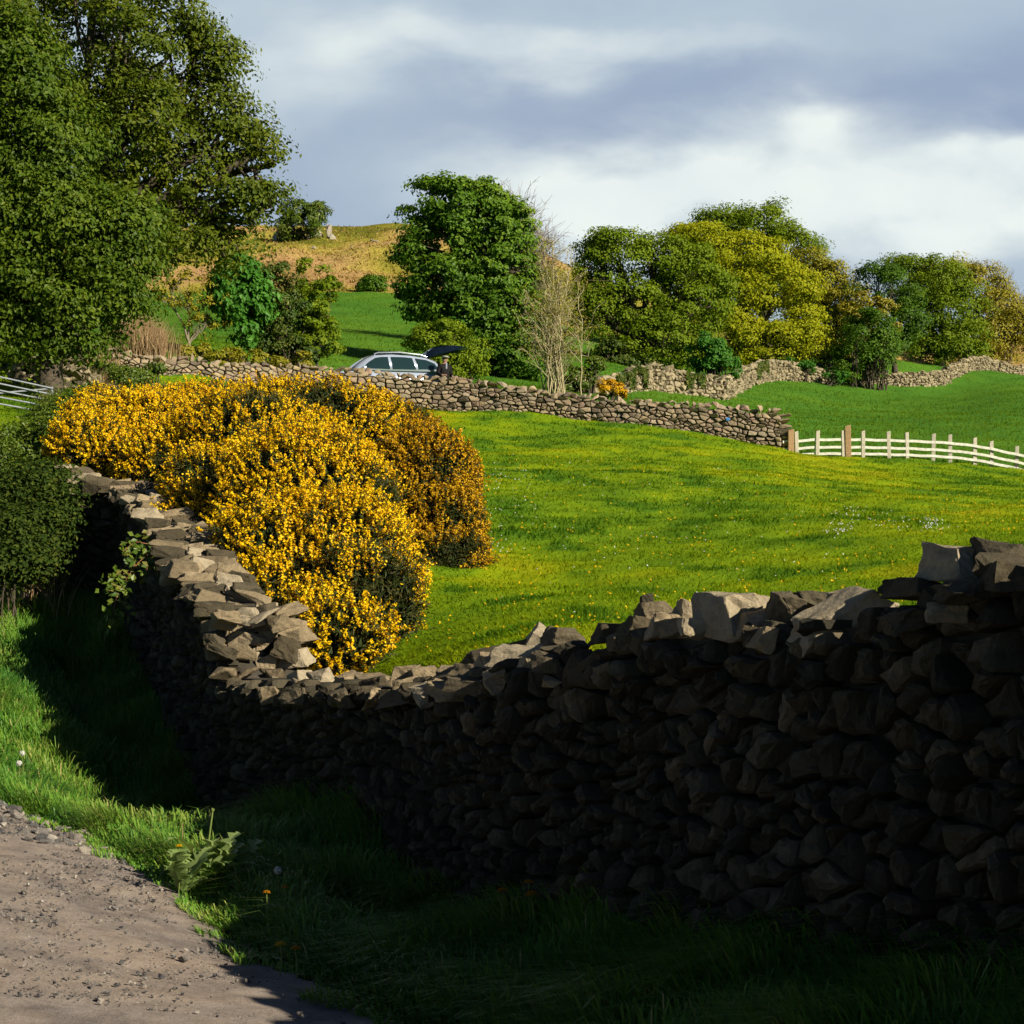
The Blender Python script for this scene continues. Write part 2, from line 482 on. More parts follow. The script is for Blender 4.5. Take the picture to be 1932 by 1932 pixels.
def build_terrain():
    nb, na = 950, 360
    b = np.linspace(math.log(2.4), math.log(430), nb)
    a = np.linspace(-.78, .78, na)
    Y = np.exp(b)[:, None] - 8 + 0 * a[None]
    X = a[None] * np.exp(b)[:, None]
    x, y = X.ravel(), Y.ravel()
    z = gz(x, y)
    cl_v = classify(x, y)
    z = np.where(cl_v == 0, z - .02, z)
    V = np.stack([x, y, z], 1)
    i = np.arange(nb - 1)[:, None] * na; j = np.arange(na - 1)[None]
    Q = np.stack([i + j, i + j + 1, i + na + j + 1, i + na + j], -1).reshape(-1, 4)
    cx = x[Q].mean(1); cy = y[Q].mean(1)
    cl = classify(cx, cy)
    pv = patchval(x, y)
    hv = np.clip((fbm(x * .06, y * .04, 41, 5) - .5) * 2.4 + .36, 0, 1)
    fv = np.clip(fbm(x * .12, y * .06, 51, 4) * .6 + fbm(x * .6, y * .4, 53, 4) * .55 - .08, 0, 1)
    for k, nm, mt, pt in ((0, 'lane_ground', 'lane', None), (1, 'verge_ground', 'soil', None), (2, 'pasture', 'pasture', pv), (3, 'upper_field', 'upper', fv), (4, 'hillside', 'hill', hv)):
        q = Q[cl == k]
        used, inv = np.unique(q, return_inverse=True)
        me = arr_mesh(nm, V[used], inv.reshape(-1, 4), smooth=True, patch=None if pt is None else pt[used])
        o = link(nm, me, M[mt]); tag(o, kind='structure')
    # everything further out: one broad sheet under it all
    n = 49
    s = np.linspace(-1, 1, n); s = np.sign(s) * np.abs(s) ** 2 * 1500
    gx, gy = np.meshgrid(s, s, indexing='ij')
    V = np.stack([gx.ravel(), gy.ravel(), np.full(n * n, -1.6)], 1)
    i = np.arange(n - 1)[:, None] * n; j = np.arange(n - 1)[None]
    Q = np.stack([i + j, i + n + j, i + n + j + 1, i + j + 1], -1).reshape(-1, 4)
    o = link('ground', arr_mesh('ground', V, Q, patch=np.full(n * n, .4)), M['upper']); tag(o, kind='structure')


build_terrain()


def build_lane():
    """finer lane surface with stones bedded in it"""
    xs = np.arange(-4.6, .9, .028); ys = np.arange(7.2, 14.6, .034)
    X, Y = np.meshgrid(xs, ys)
    x, y = X.ravel(), Y.ravel()
    z = gz(x, y) + .004 + (fbm(x * 1.2, y * 1.2, 61, 3) - .5) * .05 + (fbm(x * 9, y * 9, 62, 3) - .5) * .012
    nx, ny = len(xs), len(ys)
    i = np.arange(ny - 1)[:, None] * nx; j = np.arange(nx - 1)[None]
    Q = np.stack([i + j, i + j + 1, i + nx + j + 1, i + nx + j], -1).reshape(-1, 4)
    cx = x[Q].mean(1); cy = y[Q].mean(1)
    keep = cx < line_x(road_edge, cy) + .06 + (fbm(cx * 3, cy * 3, 64, 3) - .5) * .3
    q = Q[keep]; used, inv = np.unique(q, return_inverse=True)
    V = np.stack([x, y, z], 1)
    tag(link('lane', arr_mesh('lane', V[used], inv.reshape(-1, 4), smooth=True), M['lane']), kind='structure')


build_lane()

# ------------------------------------------------------------------ stones
def stone_shape(seed, n=13, flat=.5, boxy=.7):
    rr = random.Random(seed)
    bm = bmesh.new()
    for _ in range(n):
        p = [rr.uniform(-1, 1) for _ in range(3)]
        m_ = max(abs(c) for c in p)
        p = [c / m_ * (boxy + (1 - boxy) * rr.random()) for c in p]
        bm.verts.new((p[0], p[1], p[2]))
    r = bmesh.ops.convex_hull(bm, input=bm.verts)
    bmesh.ops.delete(bm, geom=list(set(r['geom_interior'] + r['geom_unused'])), context='VERTS')
    bmesh.ops.bevel(bm, geom=list(bm.edges), offset=.07, segments=1, profile=.5, affect='EDGES')
    bmesh.ops.triangulate(bm, faces=list(bm.faces))
    bm.verts.ensure_lookup_table(); bm.verts.index_update()
    V = np.array([v.co[:] for v in bm.verts]); Fc = np.array([[v.index for v in f.verts] for f in bm.faces])
    bm.free()
    V = V / np.abs(V).max(0)
    return V, Fc


SHAPES = [stone_shape(100 + i, n=random.choice([10, 12, 14, 18])) for i in range(40)]


def rough_stone(V, Fc, it=2, amp=.05, seed=0):
    """subdivide a stone and break its faces up"""
    me = bpy.data.meshes.new('tmp'); me.from_pydata(V.tolist(), [], Fc.tolist())
    bm = bmesh.new(); bm.from_mesh(me); bpy.data.meshes.remove(me)
    bmesh.ops.subdivide_edges(bm, edges=list(bm.edges), cuts=it, use_grid_fill=True)
    bmesh.ops.triangulate(bm, faces=list(bm.faces))
    bm.verts.index_update()
    V2 = np.array([v.co[:] for v in bm.verts]); F2 = np.array([[v.index for v in f.verts] for f in bm.faces])
    bm.free()
    off = (noise3(V2 + seed * 3.7, 2.3, 5) - .5) * 2 * amp + (noise3(V2 - seed, 6.5, 9) - .5) * amp * 1.2 + (noise3(V2 + seed, 14, 19) - .5) * amp * .6
    V2 = V2 * (1 + off[:, None])
    return V2, F2


ROUGH = [rough_stone(*s, it=2, amp=.09, seed=i) for i, s in enumerate(SHAPES)]


def block_shape(seed):
    """a split block: a box with knocked corners and skewed faces"""
    rr = random.Random(seed)
    bm = bmesh.new(); bmesh.ops.create_cube(bm, size=2)
    sk = rr.uniform(-.3, .3); tp = rr.uniform(.6, 1.0)
    for v in bm.verts:
        if v.co.z > 0: v.co.x = v.co.x * tp + sk; v.co.y *= rr.uniform(.65, 1)
        v.co += Vector([rr.uniform(-.24, .24) for _ in range(3)])
    for _ in range(rr.choice([1, 2, 2, 3])):      # break corners off
        n = Vector([rr.choice([-1, 1]) * rr.uniform(.4, 1) for _ in range(3)]).normalized()
        r = bmesh.ops.bisect_plane(bm, geom=list(bm.verts) + list(bm.edges) + list(bm.faces), plane_co=n * rr.uniform(.85, 1.15), plane_no=n, clear_outer=True)
        e = [g for g in r['geom_cut'] if isinstance(g, bmesh.types.BMEdge)]
        if e: bmesh.ops.contextual_create(bm, geom=e)
    bmesh.ops.bevel(bm, geom=list(bm.edges), offset=.06, segments=1, profile=.5, affect='EDGES')
    bmesh.ops.triangulate(bm, faces=list(bm.faces))
    bm.verts.index_update()
    V = np.array([v.co[:] for v in bm.verts]); Fc = np.array([[v.index for v in f.verts] for f in bm.faces]); bm.free()
    V = V - (V.max(0) + V.min(0)) / 2
    return V / np.abs(V).max(0), Fc


BLOCKS = [rough_stone(*block_shape(500 + i), it=4, amp=.13, seed=i + 50) for i in range(30)]
MIXED = BLOCKS + ROUGH[:24]


def rotm(rx, ry, rz):
    return np.array(Matrix.Rotation(rz, 3, 'Z') @ Matrix.Rotation(ry, 3, 'Y') @ Matrix.Rotation(rx, 3, 'X'))


class Stones:
    def __init__(self): self.V = []; self.F = []; self.r = []; self.n = 0
    def add(self, c, size, rot, shape=None, lib=SHAPES, rnd=None):
        V, Fc = lib[R.integers(len(lib)) if shape is None else shape % len(lib)]
        W = (V * np.asarray(size) * .5) @ rot.T + np.asarray(c)
        self.V.append(W); self.F.append(Fc + self.n); self.n += len(V)
        self.r.append(np.full(len(Fc), R.random() if rnd is None else rnd))
    def mesh(self, name, org=None, smooth=False):
        return arr_mesh(name, np.concatenate(self.V), np.concatenate(self.F), rnd=np.concatenate(self.r), org=org, smooth=smooth)


def clip_poly(poly, n, c):
    """keep the side where dot(p, n) <= c"""
    out = []
    m = len(poly)
    for i in range(m):
        p, q = poly[i], poly[(i + 1) % m]
        dp = p[0] * n[0] + p[1] * n[1] - c; dq = q[0] * n[0] + q[1] * n[1] - c
        if dp <= 0: out.append(p)
        if (dp < 0 < dq) or (dq < 0 < dp):
            t = dp / (dp - dq)
            out.append((p[0] + (q[0] - p[0]) * t, p[1] + (q[1] - p[1]) * t))
    return out


def cells(L, hfun, sw, sh, seed, bigger=None, jit=.42):
    """irregular stones in rough courses: polygons in (s, h); weighted cells"""
    rr = random.Random(seed)
    pts = []
    h = -sh * .3
    Hmax = max(hfun(s) for s in np.linspace(0, L, 60))
    row = 0
    while h < Hmax + sh:
        rh = sh * rr.uniform(.65, 1.4)
        s = -sw * rr.random()
        while s < L + sw:
            k = 1.0 if bigger is None else bigger(s, h)
            w = sw * rr.choice([.42, .55, .75, 1, 1.1, 1.4, 1.8]) * k
            pts.append((s + w / 2 + rr.uniform(-.1, .1) * sw, h + rh / 2 + rr.uniform(-jit, jit) * rh + .05 * math.sin(s * 1.3 + row), rr.random()))
            s += w
        h += rh; row += 1
        if bigger is not None: h += 0
    A = np.array(pts)
    asp = sw / sh * .9
    B = np.stack([A[:, 0], A[:, 1] * asp], 1)
    res = []
    for i in range(len(A)):
        s0, h0 = B[i]
        if A[i, 0] < -.02 or A[i, 0] > L + .02 or A[i, 1] < -.05 or A[i, 1] > hfun(min(max(A[i, 0], 0), L)): continue
        r = sw * 3.0
        dd = np.abs(B[:, 0] - s0) + np.abs(B[:, 1] - h0)
        nb = np.argsort(dd)[1:22]
        poly = [(s0 - r, h0 - r), (s0 + r, h0 - r), (s0 + r, h0 + r), (s0 - r, h0 + r)]
        for j in nb:
            nx, ny = B[j, 0] - s0, B[j, 1] - h0
            c = ((B[j] ** 2).sum() - (B[i] ** 2).sum()) / 2
            poly = clip_poly(poly, (nx, ny), c)
            if len(poly) < 3: break
        if len(poly) < 3: continue
        P_ = np.array(poly); P_[:, 1] /= asp
        P_[:, 0] = np.clip(P_[:, 0], 0, L)
        res.append(P_)
    return res


def wall_face(name, cellist, place, mat, parent, org, gap=.007, depth=.10, relief=.03, fine=True, seed=1, rough=1.0):
    """place(s, h, out) -> world point; each cell becomes a bedded stone with a broken face"""
    rr = np.random.default_rng(seed)
    Vs, Fs, rn = [], [], []
    n0 = 0
    for P_ in cellist:
        c = P_.mean(0)
        if fine:
            m = len(P_); pts = []
            for i in range(m):
                p, q = P_[i], P_[(i + 1) % m]
                l = np.linalg.norm(q - p); k = max(1, int(l / .055))
                for t in range(k):
                    pts.append(p + (q - p) * t / k)
            P_ = np.array(pts)
        m = len(P_)
        if m < 3: continue
        rad = np.linalg.norm(P_ - c, axis=1, keepdims=True)
        if rad.max() < .015: continue
        dirv = (P_ - c) / np.maximum(rad, 1e-6)
        g = gap * rr.uniform(.5, 2.0)
        if fine: jitter = rr.normal(size=(m, 1)) * .006 * rough
        else: jitter = rr.normal(size=(m, 1)) * .004
        edge = P_ - dirv * np.minimum(g + np.abs(jitter), rad * .4)
        base_out = rr.normal() * relief * .55 - .01
        tilt = rr.normal(size=2) * np.array([.24, .26])
        def outw(p, o): return base_out + o + (p - c) @ tilt
        rings = []
        rings.append((edge, np.full(m, -depth)))
        rings.append((edge, np.array([outw(p, -.018) for p in edge]) - rr.random(m) * .012 * rough))
        e2 = c + (edge - c) * (1 - np.minimum(.02 / np.maximum(rad, .02), .5))
        rings.append((e2, np.array([outw(p, .0) for p in e2]) + rr.normal(size=m) * .004 * rough))
        if fine:
            e3 = c + (edge - c) * .52
            rings.append((e3, np.array([outw(p, .008) for p in e3]) + rr.normal(size=m) * .008 * rough))
        V = []
        for pp, oo in rings:
            for k in range(m): V.append(place(pp[k, 0], pp[k, 1], oo[k]))
        V.append(place(c[0], c[1], outw(c, .012)))
        nr = len(rings)
        for q in range(nr - 1):
            for k in range(m):
                k2 = (k + 1) % m
                Fs.append((n0 + q * m + k, n0 + q * m + k2, n0 + (q + 1) * m + k2, n0 + (q + 1) * m + k))
        for k in range(m):
            Fs.append((n0 + (nr - 1) * m + k, n0 + (nr - 1) * m + (k + 1) % m, n0 + nr * m))
        nf = m * (nr - 1) + m
        rn.append(np.full(nf, rr.random() * (.74 if fine else 1)))  # near faces keep to the shade-darkened stops of their ramp
        Vs.append(np.array(V)); n0 += nr * m + 1
    me = py_mesh(name, np.concatenate(Vs), Fs, rnd=np.concatenate(rn), org=org)
    return link(name, me, mat, parent)


class Path:
    def __init__(self, pts, smooth=0):
        self.p = np.array(pts, float)
        if smooth:
            for _ in range(smooth):
                q = [self.p[0]]
                for a, b in zip(self.p[:-1], self.p[1:]): q += [a * .75 + b * .25, a * .25 + b * .75]
                q.append(self.p[-1]); self.p = np.array(q)
        d = np.linalg.norm(np.diff(self.p[:, :2], axis=0), axis=1)
        self.s = np.concatenate([[0], np.cumsum(d)]); self.L = self.s[-1]
    def at(self, s): return np.array([np.interp(s, self.s, self.p[:, k]) for k in range(self.p.shape[1])])
    def tan(self, s):
        a = self.at(max(0, s - .15))[:2]; b = self.at(min(self.L, s + .15))[:2]
        return unit(b - a)
    def nrm(self, s, sign=1):
        t = self.tan(s); return np.array([-t[1], t[0]]) * sign


def make_core(name, path, hfun, zb, thick, side, parent, org, mat=None, inset=.055, top=-.04):
    """the hearting of a wall: closed body behind the face stones"""
    ss = np.linspace(0, path.L, max(12, int(path.L / .3)))
    V = []
    for s in ss:
        b = path.at(s)[:2]; n = path.nrm(s, side)
        z = zb(s)
        for o, h in ((-inset, -.35), (-inset - .02, hfun(s) + top), (-thick, hfun(s) + top), (-thick - .0, -.35)):
            q = b + n * o; V.append((q[0], q[1], z + h))
    m = len(ss); Fc = []
    for i in range(m - 1):
        for k in range(4):
            k2 = (k + 1) % 4
            Fc.append((i * 4 + k, i * 4 + k2, (i + 1) * 4 + k2, (i + 1) * 4 + k))
    Fc.append((0, 1, 2, 3)); Fc.append(tuple((m - 1) * 4 + k for k in (3, 2, 1, 0)))
    return link(name, py_mesh(name, V, Fc, rnd=np.full(len(Fc), .1), org=org), mat or M['core'], parent)


def coping_obj(parent, org, c, size, rot, shape=None, mat=None, lib=MIXED, rnd=None):
    s = Stones(); s.add(c, size, rot, shape, lib, rnd)
    return link('coping_stone', s.mesh('coping_stone', org=c), mat, parent), c


# ---- near wall -----------------------------------------------------
def u2t(u):
    k = (u - 966) / F
    return (1.66 - 6.9 * k) / (9.1 * k + 4.01)


near_path = Path([(3.55, 2.6), (1.66, 6.9), (-.345, 11.45), (-2.35, 16.0)])
S0 = near_path.s[1]; LEN = near_path.L - S0
top_uv = [(1900, 1062), (1780, 1095), (1700, 1130), (1650, 1178), (1500, 1192), (1300, 1203), (1150, 1218), (1050, 1240), (950, 1262), (850, 1292), (750, 1304), (650, 1306), (560, 1300), (430, 1290)]
_ts, _tz = [0.0], [2.25]
for u, v in top_uv:
    t = u2t(u); d = 6.9 + 9.1 * t
    _ts.append(S0 + t * LEN); _tz.append(CAMZ + (HZ - v + 17) / F * d)
def near_base(s):
    p = near_path.at(s); return g1(p[0], p[1])
def near_top(s): return float(np.interp(s, _ts, _tz))
def near_h(s): return near_top(s) - near_base(s)


near_org = (0.66, 9.17, g1(.66, 9.17))
near_wall = empty('dry_stone_wall', near_org, 'shaded dry stone wall with lit jagged coping running along the lane verge', 'stone wall')


def near_place(s, h, o):
    b = near_path.at(s); n = near_path.nrm(s, 1)
    if True:
        n = -n if n[0] > 0 else n
    bulge = .03 * math.sin(s * .9) + .02 * math.sin(s * 2.1 + h * 2)
    q = b + n * (o + .10 - .075 * h + bulge)
    return (q[0], q[1], near_base_c(s) + h)


_nb = np.array([near_base(s) for s in np.linspace(0, near_path.L, 120)])
def near_base_c(s): return float(np.interp(s, np.linspace(0, near_path.L, 120), _nb)) - .05


cl = cells(near_path.L, lambda s: near_top(s) - near_base_c(s) - .03, .112, .084, 3, bigger=lambda s, h: 1.65 if s < S0 + 2 else (1.3 if s < S0 + 4 else 1.0), jit=.85)
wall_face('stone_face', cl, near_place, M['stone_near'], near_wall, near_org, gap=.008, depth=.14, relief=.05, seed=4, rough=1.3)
side_near = 1 if near_path.nrm(5)[0] < 0 else -1
make_core('hearting', near_path, lambda s: near_top(s) - near_base_c(s), near_base_c, .55, side_near, near_wall, near_org, inset=.11, top=-.03)


def near_pt(u, v, back=0.0):
    """point on the wall top seen at (u, v), back metres behind the face"""
    n = near_path.nrm(6.0, side_near)
    t = u2t(u)
    x, y = WR[0] + (WA[0] - WR[0]) * t, WR[1] + (WA[1] - WR[1]) * t
    off = -n * back
    # keep the picture column: slide along the wall
    for _ in range(6):
        xx, yy = x + off[0], y + off[1]
        du = u - (966 + xx / yy * F)
        t2 = u2t(u + du * 1.0); du0 = du
        t = t + (u2t(u + 4) - u2t(u)) * du / 4
        x, y = WR[0] + (WA[0] - WR[0]) * t, WR[1] + (WA[1] - WR[1]) * t
    return np.array([x + off[0], y + off[1], CAMZ + (HZ - v) / F * (y + off[1])])


def put_near(u, v, wpx, hpx, back, depth_m, rz=0, rx=0, ry=0, shape=None, rnd=None):
    c = near_pt(u, v + 6, back); k = c[1] / F
    t = near_path.tan(6.0); ang = math.atan2(t[1], t[0])
    rot = rotm(rx, ry, rz)
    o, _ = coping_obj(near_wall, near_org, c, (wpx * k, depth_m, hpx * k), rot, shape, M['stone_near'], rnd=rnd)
    o.location = Vector(c) - Vector(near_org)
    return o


# the stones that stand out, by eye
BIG = [(1808, 1052, 100, 75, .22, .34, .3, 0, .0, 3, .98), (1888, 1046, 80, 62, .25, .3, .2, .1, .1, 5, .6), (1890, 1085, 90, 60, .05, .3, 0, 0, .1, 7, .5),
       (1740, 1108, 95, 40, .15, .3, .3, 0, .15, 8, .4), (1705, 1100, 70, 34, .3, .25, .2, 0, -.1, 9, .1), (1830, 1108, 110, 50, .02, .3, .1, 0, -.2, 11, .3),
       (1782, 1148, 84, 34, -.03, .12, 0, .2, -.05, 14, .86), (1720, 1160, 110, 46, .06, .3, 0, 0, -.35, 13, .5),
       (1580, 1160, 205, 66, .16, .26, .25, .1, -.52, 2, 1.0), (1600, 1128, 70, 44, .34, .22, .4, 0, -.2, 10, .99), (1490, 1145, 78, 66, .25, .24, .2, .1, .25, 12, .7), (1535, 1132, 66, 44, .4, .2, .1, 0, 0, 15, .62),
       (1375, 1160, 110, 100, .16, .36, .5, 0, .08, 17, .98), (1430, 1172, 130, 50, .2, .3, .3, .1, -.22, 19, .9), (1440, 1198, 42, 54, .02, .16, .1, 0, .3, 20, .85), (1455, 1186, 60, 44, .1, .2, .2, 0, .1, 26, .6),
       (1305, 1152, 66, 52, .22, .2, .3, .1, .1, 21, .95), (1240, 1150, 80, 44, .25, .22, .2, 0, -.1, 22, .75), (1222, 1143, 34, 56, .3, .14, 0, 0, -.25, 23, .2),
       (1258, 1178, 78, 56, .1, .22, .1, 0, .05, 24, .9), (1200, 1178, 50, 42, .1, .2, .4, 0, .3, 25, .5), (1150, 1188, 80, 40, .2, .22, .1, 0, -.1, 27, .3), (1172, 1200, 60, 30, .05, .2, .2, 0, -.4, 28, .7),
       (1065, 1204, 84, 52, .18, .22, .3, .2, .2, 29, .7), (1070, 1226, 110, 30, .1, .26, .2, .1, .05, 30, .6), (1320, 1182, 80, 44, .05, .2, .1, 0, .2, 31, .96),
       (1040, 1282, 40, 20, -.06, .12, 0, .3, .1, 33, .86), (870, 1278, 36, 48, .15, .12, .3, 0, .1, 34, .9)]
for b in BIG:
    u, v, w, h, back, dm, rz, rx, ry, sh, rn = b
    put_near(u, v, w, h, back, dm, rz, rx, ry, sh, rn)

rs = random.Random(12)
# rows of smaller copes on the sagging middle stretch
u = 1030.0
while u > 440:
    tv = np.interp(u, [p[0] for p in top_uv[::-1]], [p[1] for p in top_uv[::-1]])
    sc = 10.4 / near_pt(u, tv)[1]
    for row, (dv, back) in enumerate(((10, .0), (-10, .14), (-30, .34))):
        w = rs.uniform(46, 88) * sc; h = rs.uniform(28, 56) * sc
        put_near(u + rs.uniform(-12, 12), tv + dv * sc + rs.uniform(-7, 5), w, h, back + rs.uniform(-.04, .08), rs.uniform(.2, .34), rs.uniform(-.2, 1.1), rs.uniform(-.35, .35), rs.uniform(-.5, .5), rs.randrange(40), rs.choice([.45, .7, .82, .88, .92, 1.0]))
    u -= rs.uniform(38, 54)

# ---- the run of wall that climbs away on the left ---------------------
left_path = Path([(-2.35, 16.0), (-3.34, 19.0), (-3.96, 21.5), (-4.95, 24.3), (-5.85, 24.7)])
_ls = [0, .5, 1.2, left_path.s[1], left_path.s[2], left_path.s[3], left_path.L]
_lt = [1.32, 1.66, 1.94, 2.30, 2.76, 3.46, 3.72]
def left_top(s): return float(np.interp(s, _ls, _lt))
_lbv = np.array([g1(*left_path.at(s)[:2]) for s in np.linspace(0, left_path.L, 100)]) - .06
def left_base(s): return float(np.interp(s, np.linspace(0, left_path.L, 100), _lbv))


side_left = 1 if left_path.nrm(2)[0] < 0 else -1
left_org = tuple(np.append(left_path.at(5.0)[:2], left_base(5.0)))
left_wall = empty('dry_stone_wall', left_org, 'part tumbled dry stone wall climbing behind the corner under the yellow gorse', 'stone wall')


def left_place(s, h, o):
    b = left_path.at(s); n = left_path.nrm(s, side_left)
    q = b + n * (o + .08 - .07 * h)
    return (q[0], q[1], left_base(s) + h)


cl = cells(left_path.L, lambda s: left_top(s) - left_base(s) - .03, .16, .09, 5, jit=.6)
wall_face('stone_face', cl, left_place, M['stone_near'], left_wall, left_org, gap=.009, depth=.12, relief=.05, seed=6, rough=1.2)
make_core('hearting', left_path, lambda s: left_top(s) - left_base(s), left_base, .62, side_left, left_wall, left_org, inset=.11, top=-.05)


def put_left(c, size, rot, shape, rnd):
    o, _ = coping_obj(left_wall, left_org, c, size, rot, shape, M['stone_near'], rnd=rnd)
    o.location = Vector(c) - Vector(left_org)


s = 0.0
cnt = 0
while s < left_path.L - .1:
    n = left_path.nrm(s, side_left); b = left_path.at(s)[:2]; t = left_path.tan(s); ang = math.atan2(t[1], t[0])
    zt = left_top(s)
    if s < 1.35:      # broken end: the stones spill down like steps
        for back in (.02, .2, .4, .58):
            q = b - n * (back + rs.uniform(-.05, .05))
            put_left((q[0], q[1], zt + rs.uniform(-.06, .07)), (rs.uniform(.16, .36), rs.uniform(.14, .26), rs.uniform(.09, .17)), rotm(rs.uniform(-.3, .3), rs.uniform(-.35, .35), rs.uniform(-.5, .6)), rs.randrange(40), rs.choice([.35, .6, .78, .84, .9, 1.0]))
            cnt += 1
        s += rs.uniform(.16, .24)
    elif s < left_path.s[3] - .3:
        for back in (.12, .44):
          q = b - n * (back + rs.uniform(-.1, .1))
          put_left((q[0], q[1], zt + rs.uniform(.0, .10)), (rs.uniform(.30, .46), rs.uniform(.12, .26), rs.uniform(.08, .2)), rotm(rs.uniform(.0, .9), rs.uniform(-.28, .28), ang - math.pi / 2 + rs.uniform(-.45, .45)), rs.randrange(40), rs.choice([.35, .6, .78, .84, .9, 1.0]))
        cnt += 1
        s += rs.uniform(.14, .22)
    else:
        for back in (.05, .4):
            q = b - n * (back + rs.uniform(-.05, .1))
            put_left((q[0], q[1], zt + rs.uniform(-.04, .1)), (rs.uniform(.3, .55), rs.uniform(.2, .35), rs.uniform(.14, .3)), rotm(rs.uniform(-.3, .3), rs.uniform(-.3, .3), rs.uniform(-.6, .6)), rs.randrange(40), rs.choice([.5, .7, .9, .98]))
            cnt += 1
        s += rs.uniform(.22, .3)
# front pile where the climbing run meets the lane run
for i in range(16):
    a = i / 15
    c = P(400 + 150 * rs.random(), 1265 - 120 * rs.random(), 16.3 + rs.uniform(-.1, .5))
    put_left(c, (rs.uniform(.2, .42), rs.uniform(.16, .3), rs.uniform(.1, .18)), rotm(rs.uniform(-.3, .4), rs.uniform(-.35, .35), rs.uniform(-.5, .6)), rs.randrange(40), rs.choice([.5, .78, .84, .9, 1.0]))

# ---- far wall across the top of the pasture ----------------------------
far_path = Path(far_xy, smooth=2)
_fu = 966 + far_path.p[:, 0] / far_path.p[:, 1] * F
_ftop_uv = [(205, 712), (330, 694), (450, 692), (600, 696), (660, 702), (760, 712), (840, 718), (960, 732), (1045, 748), (1100, 752), (1200, 762), (1300, 766), (1400, 774), (1475, 782)]
def far_uv(s):
    p = far_path.at(s); return 966 + p[0] / p[1] * F, p[1]
def far_top(s):
    u, d = far_uv(s)
    v = np.interp(u, [a for a, b in _ftop_uv], [b for a, b in _ftop_uv]); return CAMZ + (HZ - v) / F * d
_fs = np.linspace(0, far_path.L, 150)
_fb = np.array([g1(*far_path.at(s)[:2]) for s in _fs]) - .08
def far_base(s): return float(np.interp(s, _fs, _fb))
_fh = np.array([max(.5, far_top(s) - far_base(s)) for s in _fs])
def far_h(s): return float(np.interp(s, _fs, _fh))


far_org = tuple(np.append(far_path.at(far_path.L * .6)[:2], far_base(far_path.L * .6)))
far_wall = empty('dry_stone_wall', far_org, 'sunlit brown dry stone wall across the top of the pasture, ending at the white fence', 'stone wall')
side_far = 1 if far_path.nrm(8)[1] < 0 else -1


def far_place(s, h, o):
    b = far_path.at(s); n = far_path.nrm(s, side_far)
    q = b + n * (o + .06 - .06 * h)
    return (q[0], q[1], far_base(s) + h)


cl = cells(far_path.L, lambda s: far_h(s) + .02, .25, .12, 8, jit=.45)
wall_face('stone_face', cl, far_place, M['stone_far'], far_wall, far_org, gap=.014, depth=.14, relief=.05, fine=False, seed=9)
make_core('hearting', far_path, far_h, far_base, .5, side_far, far_wall, far_org, inset=.09, top=-.03)
# squared end of the wall
es = Stones(); e = far_path.at(far_path.L)[:2]; n = far_path.nrm(far_path.L, side_far)
h = 0.03
while h < far_h(far_path.L):
    hh = rs.uniform(.15, .26)
    tt_ = far_path.tan(far_path.L)
    q = e - n * .24 + tt_ * .06
    es.add((q[0] + rs.uniform(-.03, .05), q[1], far_base(far_path.L) + h + hh / 2), (rs.uniform(.40, .58), .66, hh * 1.06), rotm(0, 0, math.atan2(n[1], n[0]) + math.pi / 2), None, SHAPES, rs.random() * .5)
    h += hh
link('quoins', es.mesh('quoins', org=far_org), M['stone_far'], far_wall)
s = .1; ncop = 0
while s < far_path.L - .1:
    w = rs.uniform(.22, .42) if ncop < 98 else rs.uniform(.3, .5)
    b = far_path.at(s)[:2]; n = far_path.nrm(s, side_far); q = b - n * rs.uniform(.08, .22); t = far_path.tan(s)
    tall = rs.random() < .14
    hh = rs.uniform(.26, .36) if tall else rs.uniform(.13, .24)
    c = (q[0], q[1], far_base(s) + far_h(s) + hh * .35)
    st = Stones(); st.add(c, (w * (.75 if tall else 1.05), rs.uniform(.3, .45), hh), rotm(rs.uniform(-.2, .2), rs.uniform(-.5, .5), math.atan2(t[1], t[0]) + rs.uniform(-.3, .3)), None, SHAPES)
    o = link('coping_stone', st.mesh('coping_stone', org=c), M['stone_far'], far_wall); o.location = Vector(c) - Vector(far_org)
    ncop += 1
    s += w * .78
# small blue paint splash on one stone near the end
us = far_path.L - 1.75
bp = far_place(us, far_h(us) * .68, .075)
sp = Stones(); sp.add(bp, (.13, .03, .12), rotm(0, 0, 0), 4)
sm = sp.mesh('paint_mark', org=bp)
o = link('paint_mark', sm, plain('blue_stock_paint', (.05, .22, .55), .7, .2), far_wall); o.location = Vector(bp) - Vector(far_org)

